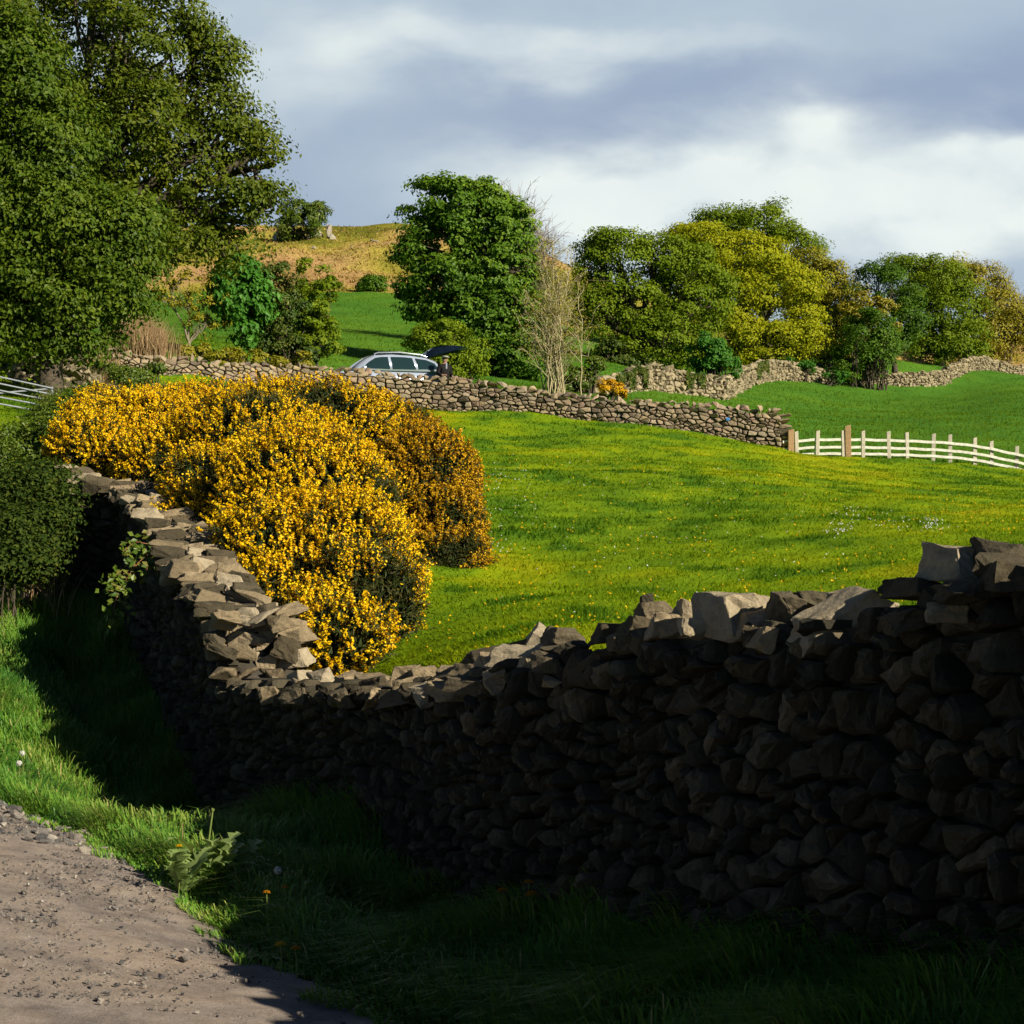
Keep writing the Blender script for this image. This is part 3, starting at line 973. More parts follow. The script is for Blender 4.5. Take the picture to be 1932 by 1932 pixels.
# ---- pale far walls ---------------------------------------------------
def pale_wall(pts, hs, label, seed):
    """pts (u, vbottom, d), hs heights in picture units"""
    path = Path([((u - 966) / F * d, d) for u, v, d in pts], smooth=2)
    du = [p[0] for p in pts]
    ss = np.linspace(0, path.L, 160)
    base = np.array([g1(*path.at(s)[:2]) for s in ss]) - .1
    def uu(s):
        p = path.at(s); return 966 + p[0] / p[1] * F, p[1]
    hh = np.array([np.interp(uu(s)[0], du, hs) * uu(s)[1] / F for s in ss]) * (1 + .10 * (vnoise(ss * .8, ss * 0, seed) - .5)) + .1
    bf = lambda s: float(np.interp(s, ss, base)); hf = lambda s: float(np.interp(s, ss, hh))
    side = 1 if path.nrm(path.L / 2)[1] < 0 else -1
    org = tuple(np.append(path.at(path.L / 2)[:2], bf(path.L / 2)))
    w = empty('dry_stone_wall', org, label, 'stone wall')
    def place(s, h, o):
        b = path.at(s); n = path.nrm(s, side); q = b + n * (o + .05); return (q[0], q[1], bf(s) + h)
    c = cells(path.L, lambda s: hf(s), .25, .15, seed, jit=.6)
    wall_face('stone_face', c, place, M['stone_pale'], w, org, gap=.022, depth=.18, relief=.09, fine=False, seed=seed)
    make_core('hearting', path, hf, bf, .5, side, w, org, inset=.08, top=-.05)
    st = Stones(); s = 0
    while s < path.L:
        b = path.at(s)[:2]
        wv = rs.uniform(.28, .5)
        st.add((b[0], b[1] + .15, bf(s) + hf(s) + .03), (wv, .45, rs.uniform(.15, .34)), rotm(rs.uniform(-.2, .2), rs.uniform(-.5, .5), rs.uniform(-.4, .4)))
        s += wv * .85
    link('coping', st.mesh('coping', org=org), M['stone_pale'], w)
    return path, hf, bf, w


pw1 = pale_wall([(1060, 742, 76), (1150, 748, 80), (1230, 736, 85), (1300, 748, 88), (1372, 760, 90.5)], [20, 30, 46, 36, 40], 'pale sunlit stone wall with ivy below the branching oak', 21)
pw2 = pale_wall([(1372, 760, 90.8), (1420, 728, 104), (1468, 716, 115), (1600, 727, 118), (1775, 738, 121), (1852, 694, 135), (1925, 706, 140), (2010, 712, 141)], [38, 40, 36, 18, 26, 24, 22, 22], 'long pale stone wall curving away up the right side of the far field', 22)

# ---- tumbled wall by the gate at the far left --------------------------
tw_org = tuple(P(125, 740, 48)); tw_org = (tw_org[0], tw_org[1], g1(tw_org[0], tw_org[1]))
tw = empty('tumbled_wall', tw_org, 'tumbled heap of pale wall stones beside the metal gate under the tree', 'stone wall')
st = Stones()
for i in range(150):
    u = rs.uniform(20, 190); d = 48 + rs.uniform(-.6, .6)
    x = (u - 966) / F * d
    hmax = .75 * (1 - abs((u - 110) / 110) ** 2) + .1
    st.add((x, d, g1(x, d) + rs.random() ** .8 * hmax), (rs.uniform(.14, .34), rs.uniform(.12, .3), rs.uniform(.08, .2)), rotm(rs.uniform(-.5, .5), rs.uniform(-.5, .5), rs.uniform(-1, 1)))
link('loose_stones', st.mesh('loose_stones', org=tw_org), M['stone_pale'], tw)

# ------------------------------------------------------------------ camera, light, world
cam = bpy.data.cameras.new('camera'); co = bpy.data.objects.new('camera', cam); COL.objects.link(co)
cam.sensor_width = 36; cam.lens = 36 * F / 1932; cam.shift_y = (HZ - 966) / 1932
co.location = (0, 0, CAMZ); co.rotation_euler = (math.radians(90), 0, 0)
cam.clip_start = .1; cam.clip_end = 4000
S.camera = co

SUN_AZ = math.radians(-38)      # measured from +X towards +Y
SUN_EL = math.radians(25.5)
sd = Vector((math.cos(SUN_EL) * math.cos(SUN_AZ), math.cos(SUN_EL) * math.sin(SUN_AZ), math.sin(SUN_EL)))
sl = bpy.data.lights.new('sun', 'SUN'); sl.energy = 5.0; sl.angle = math.radians(.53); sl.color = (1, .90, .70)
so = bpy.data.objects.new('sun', sl); COL.objects.link(so); so.rotation_euler = sd.to_track_quat('Z', 'Y').to_euler()


def build_world():
    w = bpy.data.worlds.new('World'); S.world = w; w.use_nodes = True
    nt = w.node_tree; nt.nodes.clear()
    out = N(nt, 'ShaderNodeOutputWorld')
    sky = N(nt, 'ShaderNodeTexSky', sky_type='NISHITA'); sky.sun_disc = False
    sky.sun_elevation = SUN_EL; sky.sun_rotation = math.pi / 2 - SUN_AZ
    sky.air_density = .45; sky.dust_density = .05; sky.altitude = 2500
    b1 = N(nt, 'ShaderNodeBackground'); b1.inputs[1].default_value = .05
    nt.links.new(sky.outputs[0], b1.inputs[0])
    tc = N(nt, 'ShaderNodeTexCoord'); sx = N(nt, 'ShaderNodeSeparateXYZ'); nt.links.new(tc.outputs['Generated'], sx.inputs[0])
    yy = math_(nt, 'MAXIMUM', sx.outputs[1], .05)
    p = math_(nt, 'DIVIDE', sx.outputs[0], yy); q = math_(nt, 'DIVIDE', sx.outputs[2], yy)
    # a cloud sheet: stretched coordinates, warped by noise
    cx = N(nt, 'ShaderNodeCombineXYZ'); nt.links.new(math_(nt, 'MULTIPLY', p, 10.0), cx.inputs[0]); nt.links.new(math_(nt, 'MULTIPLY', q, 16.0), cx.inputs[1])
    n1 = noise(nt, 1.0, 5, .5, vec=cx.outputs[0], dist=.15)
    n2 = noise(nt, 1.7, 5, .48, vec=cx.outputs[0], dist=.1)
    cx2 = N(nt, 'ShaderNodeCombineXYZ'); nt.links.new(math_(nt, 'MULTIPLY_ADD', p, 9.0, 31.0), cx2.inputs[0]); nt.links.new(math_(nt, 'MULTIPLY_ADD', q, 20.0, 7.0), cx2.inputs[1])
    n3 = noise(nt, 1.2, 5, .5, vec=cx2.outputs[0], dist=.15)
    pu = math_(nt, 'ADD', p, math_(nt, 'MULTIPLY_ADD', n1, .10, -.05))
    qv = math_(nt, 'ADD', q, math_(nt, 'MULTIPLY_ADD', n3, .075, -.0375))

    def blob(u, v, su, sv, amp):
        a = math_(nt, 'MULTIPLY', math_(nt, 'SUBTRACT', pu, (u - 966) / F), F / su)
        b = math_(nt, 'MULTIPLY', math_(nt, 'SUBTRACT', qv, (HZ - v) / F), F / sv)
        r2 = math_(nt, 'ADD', math_(nt, 'MULTIPLY', a, a), math_(nt, 'MULTIPLY', b, b))
        return math_(nt, 'MULTIPLY', math_(nt, 'EXPONENT', math_(nt, 'MULTIPLY', r2, -1.0)), amp)

    def total(L):
        s_ = None
        for b in L:
            x = blob(*b); s_ = x if s_ is None else math_(nt, 'ADD', s_, x)
        return s_
    W_ = total([(1230, 345, 310, 90, 1.1), (1700, 385, 340, 90, 1.05), (1570, 235, 100, 66, .75), (860, 100, 280, 60, .6), (1100, 440, 190, 90, .7), (1890, 290, 120, 56, 1.0), (480, 110, 260, 120, .4), (1250, 85, 280, 36, .3)])
    D_ = total([(1230, 195, 380, 80, 1.0), (1760, 180, 260, 95, .95), (540, 330, 180, 110, .55), (1640, 500, 300, 38, .6), (900, 240, 250, 60, .5), (2050, 150, 200, 150, .6), (700, 430, 200, 60, .3)])
    c = mixc(nt, math_(nt, 'MINIMUM', math_(nt, 'MULTIPLY', D_, math_(nt, 'MULTIPLY_ADD', n2, .8, .6)), 1.0), (.47, .58, .69), (.335, .425, .585))
    c = mixc(nt, math_(nt, 'MINIMUM', math_(nt, 'MULTIPLY', W_, math_(nt, 'MULTIPLY_ADD', n2, 1.1, .45)), 1.0), c, (.87, .945, .93))
    c = mixc(nt, .5, c, ramp(nt, n2, [(.3, (.88, .90, .95)), (.7, (1.1, 1.08, 1.04))]), 'MULTIPLY')
    b2 = N(nt, 'ShaderNodeBackground'); b2.inputs[1].default_value = .60; nt.links.new(c, b2.inputs[0])
    # the cloud bank lies ahead; behind and overhead the sky has cleared
    m1 = ramp(nt, q, [(.50, (1, 1, 1)), (.80, (0, 0, 0))])
    m2 = ramp(nt, sx.outputs[1], [(.35, (0, 0, 0)), (.7, (1, 1, 1))])
    mk = math_(nt, 'MULTIPLY', m1, m2)
    mx = N(nt, 'ShaderNodeMixShader'); nt.links.new(mk, mx.inputs[0]); nt.links.new(b1.outputs[0], mx.inputs[1]); nt.links.new(b2.outputs[0], mx.inputs[2])
    nt.links.new(mx.outputs[0], out.inputs[0])
    w.cycles.sampling_method = 'MANUAL'; w.cycles.sample_map_resolution = 512


build_world()
S.view_settings.view_transform = 'Standard'; S.view_settings.look = 'None'; S.view_settings.gamma = 1; S.view_settings.exposure = .65
S.cycles.max_bounces = 5; S.cycles.diffuse_bounces = 1; S.cycles.glossy_bounces = 2; S.cycles.transmission_bounces = 3; S.cycles.transparent_max_bounces = 4
S.cycles.caustics_reflective = False; S.cycles.caustics_refractive = False

# ------------------------------------------------------------------ trees and shrubs
def blob_world(b, base_d):
    """b = (u, v, ru, rv[, dd[, rd]]) picture ellipsoid -> centre, radii (m)"""
    u, v, ru, rv = b[:4]
    dd = b[4] if len(b) > 4 else 0.0
    d = base_d + dd
    rd = (b[5] if len(b) > 5 else .85 * (ru + rv) / 2) * d / F
    return P(u, v, d), np.array([ru * d / F, rd, rv * d / F])


def sphere_pts(n):
    p = R.normal(size=(n, 3)); return unit(p)


def crown(blobs, base_d, nleaf, clump, leaf, up=.45, shell=.35, droop=0.0, flat=.6, rnd_bias=None, per=110, front=0.0, holes=.36, hscale=None):
    """leaf clumps spread through a union of ellipsoids. returns V, F, rnd, clump centres"""
    W = [blob_world(b, base_d) for b in blobs]
    vol = np.array([(r[0] * r[2]) ** .9 for c, r in W]); vol = vol / vol.sum()
    nc = max(6, int(nleaf / per))
    cc, dirs, br = [], [], []
    for (c, r), w in zip(W, vol):
        k = max(4, int(nc * w))
        dpt = sphere_pts(k * 2)
        # more of the clumps on the lit and upper side, fewer below
        keep = R.random(len(dpt)) < .55 + .45 * dpt[:, 2] - front * .3 * dpt[:, 1]
        dpt = dpt[keep][:k]; k = len(dpt)
        rad = (1 - shell * R.random((k, 1)) ** 1.6)
        lump = 1 + (noise3(dpt * 2.0 + c * .37, 1.7, 3)[:, None] - .5) * .5
        cc.append(c + dpt * r * rad * lump); dirs.append(dpt)
        br.append(rad[:, 0])
    cc = np.concatenate(cc); dirs = np.concatenate(dirs)
    if holes and nleaf > 14000:
        sz = np.mean([np.mean(r) for c, r in W])
        hs = hscale or .9 / sz
        hn = noise3(cc + 31.0, hs, 51) * .6 + noise3(cc, hs * 2.4, 57) * .4
        keep = hn > holes + .06 * (R.random(len(cc)) - .5)
        cc, dirs = cc[keep], dirs[keep]
    k = len(cc)
    cr = (R.random(k) - .5) * .35
    csz = clump * (.6 + .8 * R.random(k))
    idx = np.repeat(np.arange(k), per)
    dom = unit(R.normal(size=(k * per, 3)) + np.array([0, 0, .45]) + dirs[idx] * .35)
    off = dom * (csz[idx] * (.35 + .95 * R.random(k * per) ** .6))[:, None] * 1.25
    off[:, 2] *= flat
    stray = R.random(k * per) < .12
    off = np.where(stray[:, None], off * 1.28, off)
    pos = cc[idx] + off
    nr = dirs[idx] * .55 + dom * .75 + np.array([0, -.1, up * .6]) + R.normal(size=(k * per, 3)) * .45
    td = None
    if droop:
        td = R.normal(size=(k * per, 3)) * .6 + off * 1.0 / clump; td[:, 2] -= droop
    V, Fc = leaves(pos, nr, leaf * (.55 + .95 * R.random(len(pos)) ** 1.3), leaf * .62 * (.7 + .6 * R.random(len(pos))), td)
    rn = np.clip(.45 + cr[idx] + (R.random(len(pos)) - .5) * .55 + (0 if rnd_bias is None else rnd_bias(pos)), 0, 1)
    return V, Fc, np.repeat(rn, 2), cc, W


def limb(t, a, b, r0, r1, bend=.15, n=7):
    a = np.asarray(a); b = np.asarray(b); L = np.linalg.norm(b - a)
    s = np.linspace(0, 1, n)[:, None]
    m = R.normal(size=3) * L * bend * .5; m[2] += L * bend * .4
    w = R.normal(size=(n, 3)) * L * .012; w[0] = 0
    pts = a + (b - a) * s + m * (4 * s * (1 - s)) * .6 + w
    t.add(pts, np.linspace(r0, r1, n))
    return pts


def tree(name, label, base, blobs, mat, nleaf, clump, leaf, trunk_r=.2, bark='bark', fork=None, cat='tree', group=None, limbs=1.0, twigs=60, k=5, **kw):
    """base = (u, d); crown ellipsoids by picture position, standing d metres off"""
    u, d = base
    x = (u - 966) / F * d
    org = np.array([x, d, g1(x, d)])
    root = empty(name, org, label, cat, group)
    V, Fc, rn, cc, W = crown(blobs, d, nleaf, clump, leaf, **kw)
    t = Tubes(k)
    ctr = np.mean([c for c, r in W], axis=0)
    bot = min(c[2] - r[2] for c, r in W)
    fk = np.array(P(*fork[:2], d)) if fork else np.array([x * .7 + ctr[0] * .3, d, max(org[2] + .25 * (ctr[2] - org[2]), min(bot + .3, ctr[2]))])
    tp = limb(t, org - np.array([0, 0, .3]), fk, trunk_r * 1.25, trunk_r * .85, .05, 8)
    for c, r in W:
        lp = limb(t, fk, c - np.array([0, 0, r[2] * .3]), trunk_r * .55 * limbs, trunk_r * .16 * limbs, .22, 8)
        near = cc[np.argsort(((cc - c) ** 2).sum(1))[:40]]
        for q in near[R.permutation(len(near))[:max(3, twigs // len(W))]]:
            limb(t, lp[R.integers(4, 8)], q, trunk_r * .14 * limbs, trunk_r * .03, .2, 5)
    link('trunk', t.mesh('trunk', org=org), M[bark], root)
    link('crown', arr_mesh('crown', V, Fc, rnd=rn, org=org), M[mat], root)
    return root


def shrub(name, label, base, blobs, mat, nleaf, clump, leaf, cat='bush', stem_r=.05, bark='bark', **kw):
    u, d = base
    x = (u - 966) / F * d
    org = np.array([x, d, g1(x, d)])
    root = empty(name, org, label, cat, kw.pop('group', None))
    V, Fc, rn, cc, W = crown(blobs, d, nleaf, clump, leaf, **kw)
    t = Tubes(4)
    for q in cc[R.permutation(len(cc))[:40]]:
        w_ = W[int(np.argmin([((q - c) ** 2).sum() for c, r in W]))]
        s0 = np.array([w_[0][0] * .8 + org[0] * .2 + R.normal() * .12, w_[0][1] + R.normal() * .1, 0.0]); s0[2] = min(g1(s0[0], s0[1]) - .05, q[2] - .1)
        limb(t, s0, s0 + (q - s0) * .93, stem_r, stem_r * .25, .07, 6)
    link('stems', t.mesh('stems', org=org), M[bark], root)
    link('foliage', arr_mesh('foliage', V, Fc, rnd=rn, org=org), M[mat], root)
    return root


# --- the two big trees at the left
tree('oak_tree', 'large spreading oak reaching above the picture edge behind the leafy maple', (120, 51),
     [(40, 60, 130, 110, -1), (230, 250, 110, 110, -1.5), (240, 90, 110, 110, -1.5), (330, 130, 110, 90), (250, 40, 150, 100), (200, -50, 170, 100, 0), (400, 150, 60, 75), (350, 60, 60, 60), (425, 250, 70, 60), (395, 235, 80, 80), (490, 280, 40, 38), (515, 300, 22, 18), (410, 390, 110, 70), (470, 400, 66, 45), (515, 380, 30, 28), (300, 330, 120, 100), (180, 200, 150, 130), (60, 60, 130, 110), (310, 470, 120, 48), (420, 470, 75, 45), (60, 250, 120, 120, 2), (230, 400, 110, 80)],
     'oak', 84000, .36, .125, .42, fork=(150, 470), limbs=1.0, twigs=260, up=.35, shell=.55, front=.4, per=90, holes=.43)
tree('maple_tree', 'dense leafy maple with bright fresh leaves hanging low over the tumbled wall', (95, 44),
     [(90, 300, 110, 110), (80, 430, 140, 110), (205, 480, 95, 95), (120, 590, 130, 85), (220, 545, 76, 56), (40, 200, 90, 90), (90, 660, 100, 40), (240, 420, 60, 60), (-80, 400, 140, 200), (-80, 620, 120, 90), (30, 560, 100, 110), (185, 585, 70, 42), (235, 560, 46, 30), (30, 330, 90, 120), (20, 120, 90, 90)],
     'maple', 110000, .36, .112, .3, fork=(95, 600), twigs=90, up=.5, shell=.45, droop=.7, front=.5)
# --- slender saplings behind the far wall, left
tree('young_tree', 'slender bare-stemmed young tree with forked pale trunk and sparse olive leaves', (357, 66.2), [(400, 590, 42, 36), (352, 555, 48, 38), (375, 620, 30, 25), (310, 560, 20, 30)], 'olive', 2600, .16, .12, .075, bark='bark_pale', fork=(357, 648), per=30, twigs=60, limbs=1.1)
tree('chestnut_sapling', 'young horse chestnut with big drooping blue green leaves', (459, 66.5), [(452, 535, 44, 40), (470, 580, 46, 40), (438, 570, 38, 45), (462, 630, 22, 34), (445, 505, 30, 22), (420, 540, 22, 24)], 'bright', 7000, .16, .21, .08, bark='bark_pale', fork=(456, 640), per=26, droop=1.3, up=.5, flat=.8)
shrub('ivy_covered_bush', 'dark glossy ivy covered bush beside the chestnut sapling', (530, 67.5), [(515, 560, 48, 62), (545, 620, 50, 58), (500, 640, 52, 42), (555, 670, 40, 30), (480, 560, 36, 50), (425, 660, 36, 34)], 'ivy', 16000, .2, .13, 'bush')
tree('leaning_shrub', 'tall yellowish green shrub standing at the edge of the steep green field', (603, 68), [(605, 590, 26, 52), (602, 645, 34, 48), (588, 520, 22, 40), (622, 565, 17, 50), (620, 650, 20, 36), (580, 610, 20, 50)], 'green', 8500, .16, .12, .07, fork=(600, 650), cat='shrub', up=.35)
shrub('low_scrub', 'low yellowish scrub growing along the top of the far wall behind the sapling', (400, 65.8), [(345, 672, 24, 18), (385, 672, 34, 22), (420, 680, 40, 20), (480, 682, 44, 16), (560, 684, 40, 16)], 'olive', 6000, .16, .1)

# --- centre
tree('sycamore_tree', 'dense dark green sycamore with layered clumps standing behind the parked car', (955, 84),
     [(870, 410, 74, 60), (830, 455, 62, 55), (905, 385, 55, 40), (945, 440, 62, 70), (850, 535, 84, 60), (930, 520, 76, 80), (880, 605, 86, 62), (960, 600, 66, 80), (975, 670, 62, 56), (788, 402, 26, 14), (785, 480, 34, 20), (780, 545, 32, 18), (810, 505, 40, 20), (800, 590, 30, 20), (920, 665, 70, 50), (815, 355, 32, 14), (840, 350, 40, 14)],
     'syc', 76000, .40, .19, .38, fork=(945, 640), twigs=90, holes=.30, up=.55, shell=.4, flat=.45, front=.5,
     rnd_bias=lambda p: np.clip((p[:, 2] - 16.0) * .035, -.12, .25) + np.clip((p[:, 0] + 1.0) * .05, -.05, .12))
shrub('rounded_bush', 'rounded light green bush behind the raised car tailgate', (842, 78), [(835, 640, 52, 36), (870, 668, 42, 40), (800, 660, 40, 34), (880, 695, 40, 28), (840, 690, 50, 30)], 'green', 16000, .24, .11, rnd_bias=lambda p: .05)


def bare_tree(name, label, base, tips, mat, nstem, r0, spread, group=None, leafn=0, leafmat=None, leaf=.08, stem_base=.3, twn=26, curve=.25):
    """upright many-stemmed tree with fine bare twigs; tips = list of picture ellipsoids the stems reach into"""
    u, d = base; x = (u - 966) / F * d
    org = np.array([x, d, g1(x, d)])
    root = empty(name, org, label, 'tree', group)
    t = Tubes(4); tw = Tubes(3); lp = []
    Wb = [blob_world(b, d) for b in tips]
    for i in range(nstem):
        c, r = Wb[i % len(Wb)]
        tip = c + sphere_pts(1)[0] * r * R.random() ** .4
        s = np.linspace(0, 1, 9)[:, None]
        b0 = org + np.array([R.normal() * stem_base, R.normal() * stem_base, -.1])
        pts = b0 + (tip - b0) * s
        pts[:, :2] -= (tip - b0)[None, :2] * (curve * 4 * s * (1 - s)) * .6
        pts += R.normal(size=pts.shape) * .05
        t.add(pts, np.linspace(r0 * (.5 + .7 * R.random()), .012, 9))
        for j in range(twn):
            a = .25 + .75 * R.random(); p = np.array([np.interp(a, s[:, 0], pts[:, q]) for q in range(3)])
            L = (1.3 - a) * spread * (.4 + .8 * R.random())
            dr = unit(R.normal(size=3) * np.array([1, 1, .35]) + np.array([0, 0, .95]) + unit(tip - b0) * .5)
            e = p + dr * L; m_ = (p + e) / 2 + R.normal(size=3) * L * .08 - np.array([0, 0, .05 * L])
            tw.add([p, m_, e], [.014, .010, .005]); lp.append(e)
            for q in range(3):
                f = .3 + .7 * R.random(); pp = p + (e - p) * f
                ee = pp + unit(dr + R.normal(size=3) * .6) * L * .45
                tw.add([pp, (pp + ee) / 2 + R.normal(size=3) * .02, ee], [.009, .007, .005]); lp.append(ee)
    link('trunk', t.mesh('trunk', org=org), M[mat], root)
    link('twigs', tw.mesh('twigs', org=org), M[mat], root)
    if leafn:
        lp = np.array(lp); ii = R.integers(len(lp), size=leafn)
        pos = lp[ii] + R.normal(size=(leafn, 3)) * .12
        V, Fc = leaves(pos, R.normal(size=(leafn, 3)) + np.array([0, 0, .4]), leaf * (.6 + .8 * R.random(leafn)), leaf * .6)
        link('crown', arr_mesh('crown', V, Fc, rnd=np.repeat(R.random(leafn), 2), org=org), M[leafmat], root)
    return root


bare_tree('ash_tree', 'many-stemmed ash just coming into leaf with bare upright stems by the far wall', (1046, 70.5), [(1025, 450, 36, 40), (1068, 455, 34, 50), (1000, 510, 26, 50), (1050, 510, 46, 60), (1088, 550, 18, 50), (985, 570, 16, 40), (1035, 620, 44, 50), (1075, 650, 30, 34)], 'twig_ash', 24, .034, 1.5, leafn=4200, leafmat='olive', leaf=.07, twn=11)
bare_tree('bare_tree', 'bare tree with purple grey twigs showing over the top of the dark sycamore', (985, 96), [(930, 385, 60, 35), (985, 410, 40, 45), (1010, 450, 40, 40)], 'twig', 24, .08, 3.0, twn=30)
shrub('scrub_bush', 'small brownish green bush between the ash stems and the pale wall', (1100, 76), [(1095, 712, 34, 22), (1120, 700, 24, 26), (1075, 725, 26, 16)], 'bramble', 4000, .16, .11)
# --- the wood on the right
BR = 'trees along the pale wall'
tree('branching_oak', 'spreading oak with twisting dark limbs visible through thin foliage above the pale wall', (1205, 100), [(1165, 480, 66, 42), (1240, 488, 70, 40), (1305, 515, 66, 46), (1125, 520, 38, 55), (1185, 560, 70, 36), (1300, 590, 72, 58), (1140, 600, 46, 44), (1245, 650, 84, 44), (1175, 675, 56, 34), (1335, 560, 40, 50), (1120, 470, 30, 30), (1260, 560, 50, 40), (1110, 580, 34, 46), (1215, 610, 50, 40), (1300, 680, 50, 30)], 'green', 50000, .44, .17, .40, fork=(1205, 640), group=BR, limbs=1.15, twigs=190, shell=.3, per=120, holes=.31, rnd_bias=lambda p: -.05)
shrub('dark_thicket', 'dark shaded thicket at the foot of the branching oak', (1165, 99), [(1150, 680, 38, 38), (1190, 695, 42, 26), (1130, 700, 28, 24)], 'ivy', 6000, .25, .16)
shrub('green_bush', 'bright blue green bush spilling over the pale wall', (1338, 92.5), [(1335, 668, 34, 34), (1365, 690, 30, 26), (1330, 700, 28, 20)], 'bright', 6500, .2, .16)
tree('yellow_oak', 'broad oak in bright yellow green new leaf leaning over the wall', (1425, 118), [(1330, 465, 66, 36), (1395, 490, 80, 46), (1460, 545, 74, 48), (1385, 560, 70, 40), (1470, 635, 70, 30), (1395, 640, 66, 34), (1530, 660, 36, 18), (1290, 450, 28, 20), (1330, 520, 50, 40), (1510, 610, 50, 30), (1370, 600, 50, 30), (1440, 680, 60, 22), (1360, 672, 40, 26)], 'yellow', 64000, .6, .18, .42, fork=(1415, 650), group=BR, holes=.31, twigs=120, flat=.4, shell=.3)
tree('tall_oak', 'tallest green oak rising behind the yellow green oak', (1450, 134), [(1370, 425, 56, 30), (1435, 430, 66, 40), (1490, 478, 56, 52), (1340, 430, 36, 24), (1530, 520, 30, 36), (1400, 480, 60, 40), (1450, 540, 60, 60)], 'green', 34000, .6, .19, .42, fork=(1440, 600), group=BR, holes=.31, twigs=80)
tree('olive_oak', 'olive tinted oak with fine dark limbs between the yellow oak and the dark bush', (1560, 126), [(1550, 540, 50, 46), (1590, 580, 44, 46), (1550, 620, 50, 48), (1600, 640, 40, 44), (1555, 668, 50, 24), (1510, 570, 40, 44), (1520, 500, 28, 22)], 'olive', 32000, .5, .17, .34, fork=(1565, 660), group=BR, holes=.31, twigs=110, rnd_bias=lambda p: -.1)
shrub('dark_bush', 'dense deep green bush growing on the pale wall below the olive oak', (1635, 117), [(1640, 630, 42, 46), (1605, 684, 38, 30), (1650, 688, 38, 28), (1670, 650, 24, 40), (1630, 704, 40, 16)], 'syc', 20000, .36, .15)
shrub('ochre_thorn', 'ochre leaved thorn showing above the deep green bush', (1640, 120), [(1640, 580, 36, 24), (1665, 610, 30, 34), (1610, 590, 26, 20)], 'olive', 5000, .3, .18, rnd_bias=lambda p: .2)
tree('columnar_tree', 'deep green tree narrowing down to the wall between two oaks', (1690, 122), [(1640, 530, 34, 26), (1685, 545, 44, 36), (1712, 600, 34, 44), (1690, 655, 22, 40), (1660, 520, 30, 20)], 'syc', 20000, .42, .15, .2, group=BR, rnd_bias=lambda p: -.15)
tree('rounded_oak', 'rounded mid green oak on the right with a lopsided crown', (1775, 138), [(1715, 508, 52, 20), (1765, 535, 60, 44), (1800, 590, 58, 56), (1755, 640, 56, 38), (1820, 645, 46, 34), (1735, 575, 40, 44), (1790, 670, 60, 26), (1740, 660, 40, 30)], 'green', 36000, .6, .19, .36, group=BR, fork=(1775, 650), holes=.31, rnd_bias=lambda p: -.08)
tree('bronze_oak', 'bronze tinted oak at the right end of the wood', (1870, 150), [(1775, 510, 46, 24), (1835, 540, 52, 42), (1880, 590, 44, 56), (1860, 640, 52, 40), (1850, 672, 60, 22), (1925, 625, 40, 56), (1990, 620, 60, 60)], 'olive', 34000, .6, .19, .36, group=BR, fork=(1870, 650), holes=.31, rnd_bias=lambda p: .12)
bare_tree('bare_tree', 'bare twiggy tree standing against the sky at the right end of the wood', (1900, 158), [(1860, 530, 30, 22), (1890, 555, 24, 30), (1920, 580, 20, 26)], 'twig', 16, .09, 4.0, twn=20)
# --- on the hill
tree('hawthorn_tree', 'small round hawthorn growing out of the crag on the hill', (580, 184), [(572, 418, 38, 26), (600, 400, 16, 20), (560, 400, 24, 20), (545, 430, 26, 22), (600, 430, 18, 14)], 'bramble', 8000, .4, .26, .2, fork=(582, 440))
shrub('round_bush', 'dark round bush alone at the top of the green field', (700, 132), [(700, 538, 18, 13), (690, 544, 12, 9), (712, 540, 12, 12)], 'syc', 4500, .26, .2)
# ivy and scrub on the pale walls
def ivy_patch(path, bf, hf, u0, u1, n, label, drop=1.0):
    ss = np.linspace(0, path.L, 300)
    uu = np.array([966 + path.at(s)[0] / path.at(s)[1] * F for s in ss])
    s0, s1 = np.interp([u0, u1], uu, ss)
    side = 1 if path.nrm(path.L / 2)[1] < 0 else -1
    pos = []; org = None
    for i in range(n):
        s = s0 + (s1 - s0) * R.random(); b = path.at(s)[:2]; nn = path.nrm(s, side)
        col = vnoise(np.array([s * 1.6]), np.array([3.0]), 9)[0]
        h = hf(s) * (1.08 - drop * col * R.random() ** .8)
        q = b + nn * (.12 + .08 * R.random()); pos.append((q[0], q[1], bf(s) + max(h, .05)))
    pos = np.array(pos); org = pos.mean(0)
    V, Fc = leaves(pos, np.array([0, -1, .4]) + R.normal(size=(n, 3)) * .5, .16, .13)
    o = link('ivy', arr_mesh('ivy', V, Fc, rnd=np.repeat(R.random(n), 2), org=org), M['ivy']); o.location = Vector(org)
    tag(o, label, 'ivy')


ivy_patch(pw1[0], pw1[2], pw1[1], 1158, 1215, 900, 'dark ivy trailing down the pale wall left of its bare hump')
ivy_patch(pw1[0], pw1[2], pw1[1], 1290, 1325, 420, 'thin ivy on the pale wall beneath the blue green bush', .9)
ivy_patch(pw2[0], pw2[2], pw2[1], 1422, 1445, 520, 'ivy curtain on the long pale wall under the yellow oak')
shrub('small_gorse', 'small gorse in yellow flower against the pale wall end', (1153, 74), [(1152, 736, 22, 16), (1138, 742, 10, 12), (1170, 744, 12, 9)], 'gorse_flower_old', 3000, .12, .09)
shrub('small_gorse', 'tiny yellow gorse beside the wall top at the far right', (1880, 139), [(1878, 690, 8, 7), (1888, 694, 9, 5)], 'gorse_flower_old', 500, .12, .12)
shrub('wall_scrub', 'green scrub growing through the gap in the long pale wall', (1500, 116), [(1495, 690, 22, 10), (1525, 694, 22, 10), (1580, 712, 24, 8)], 'bright', 2600, .2, .15)

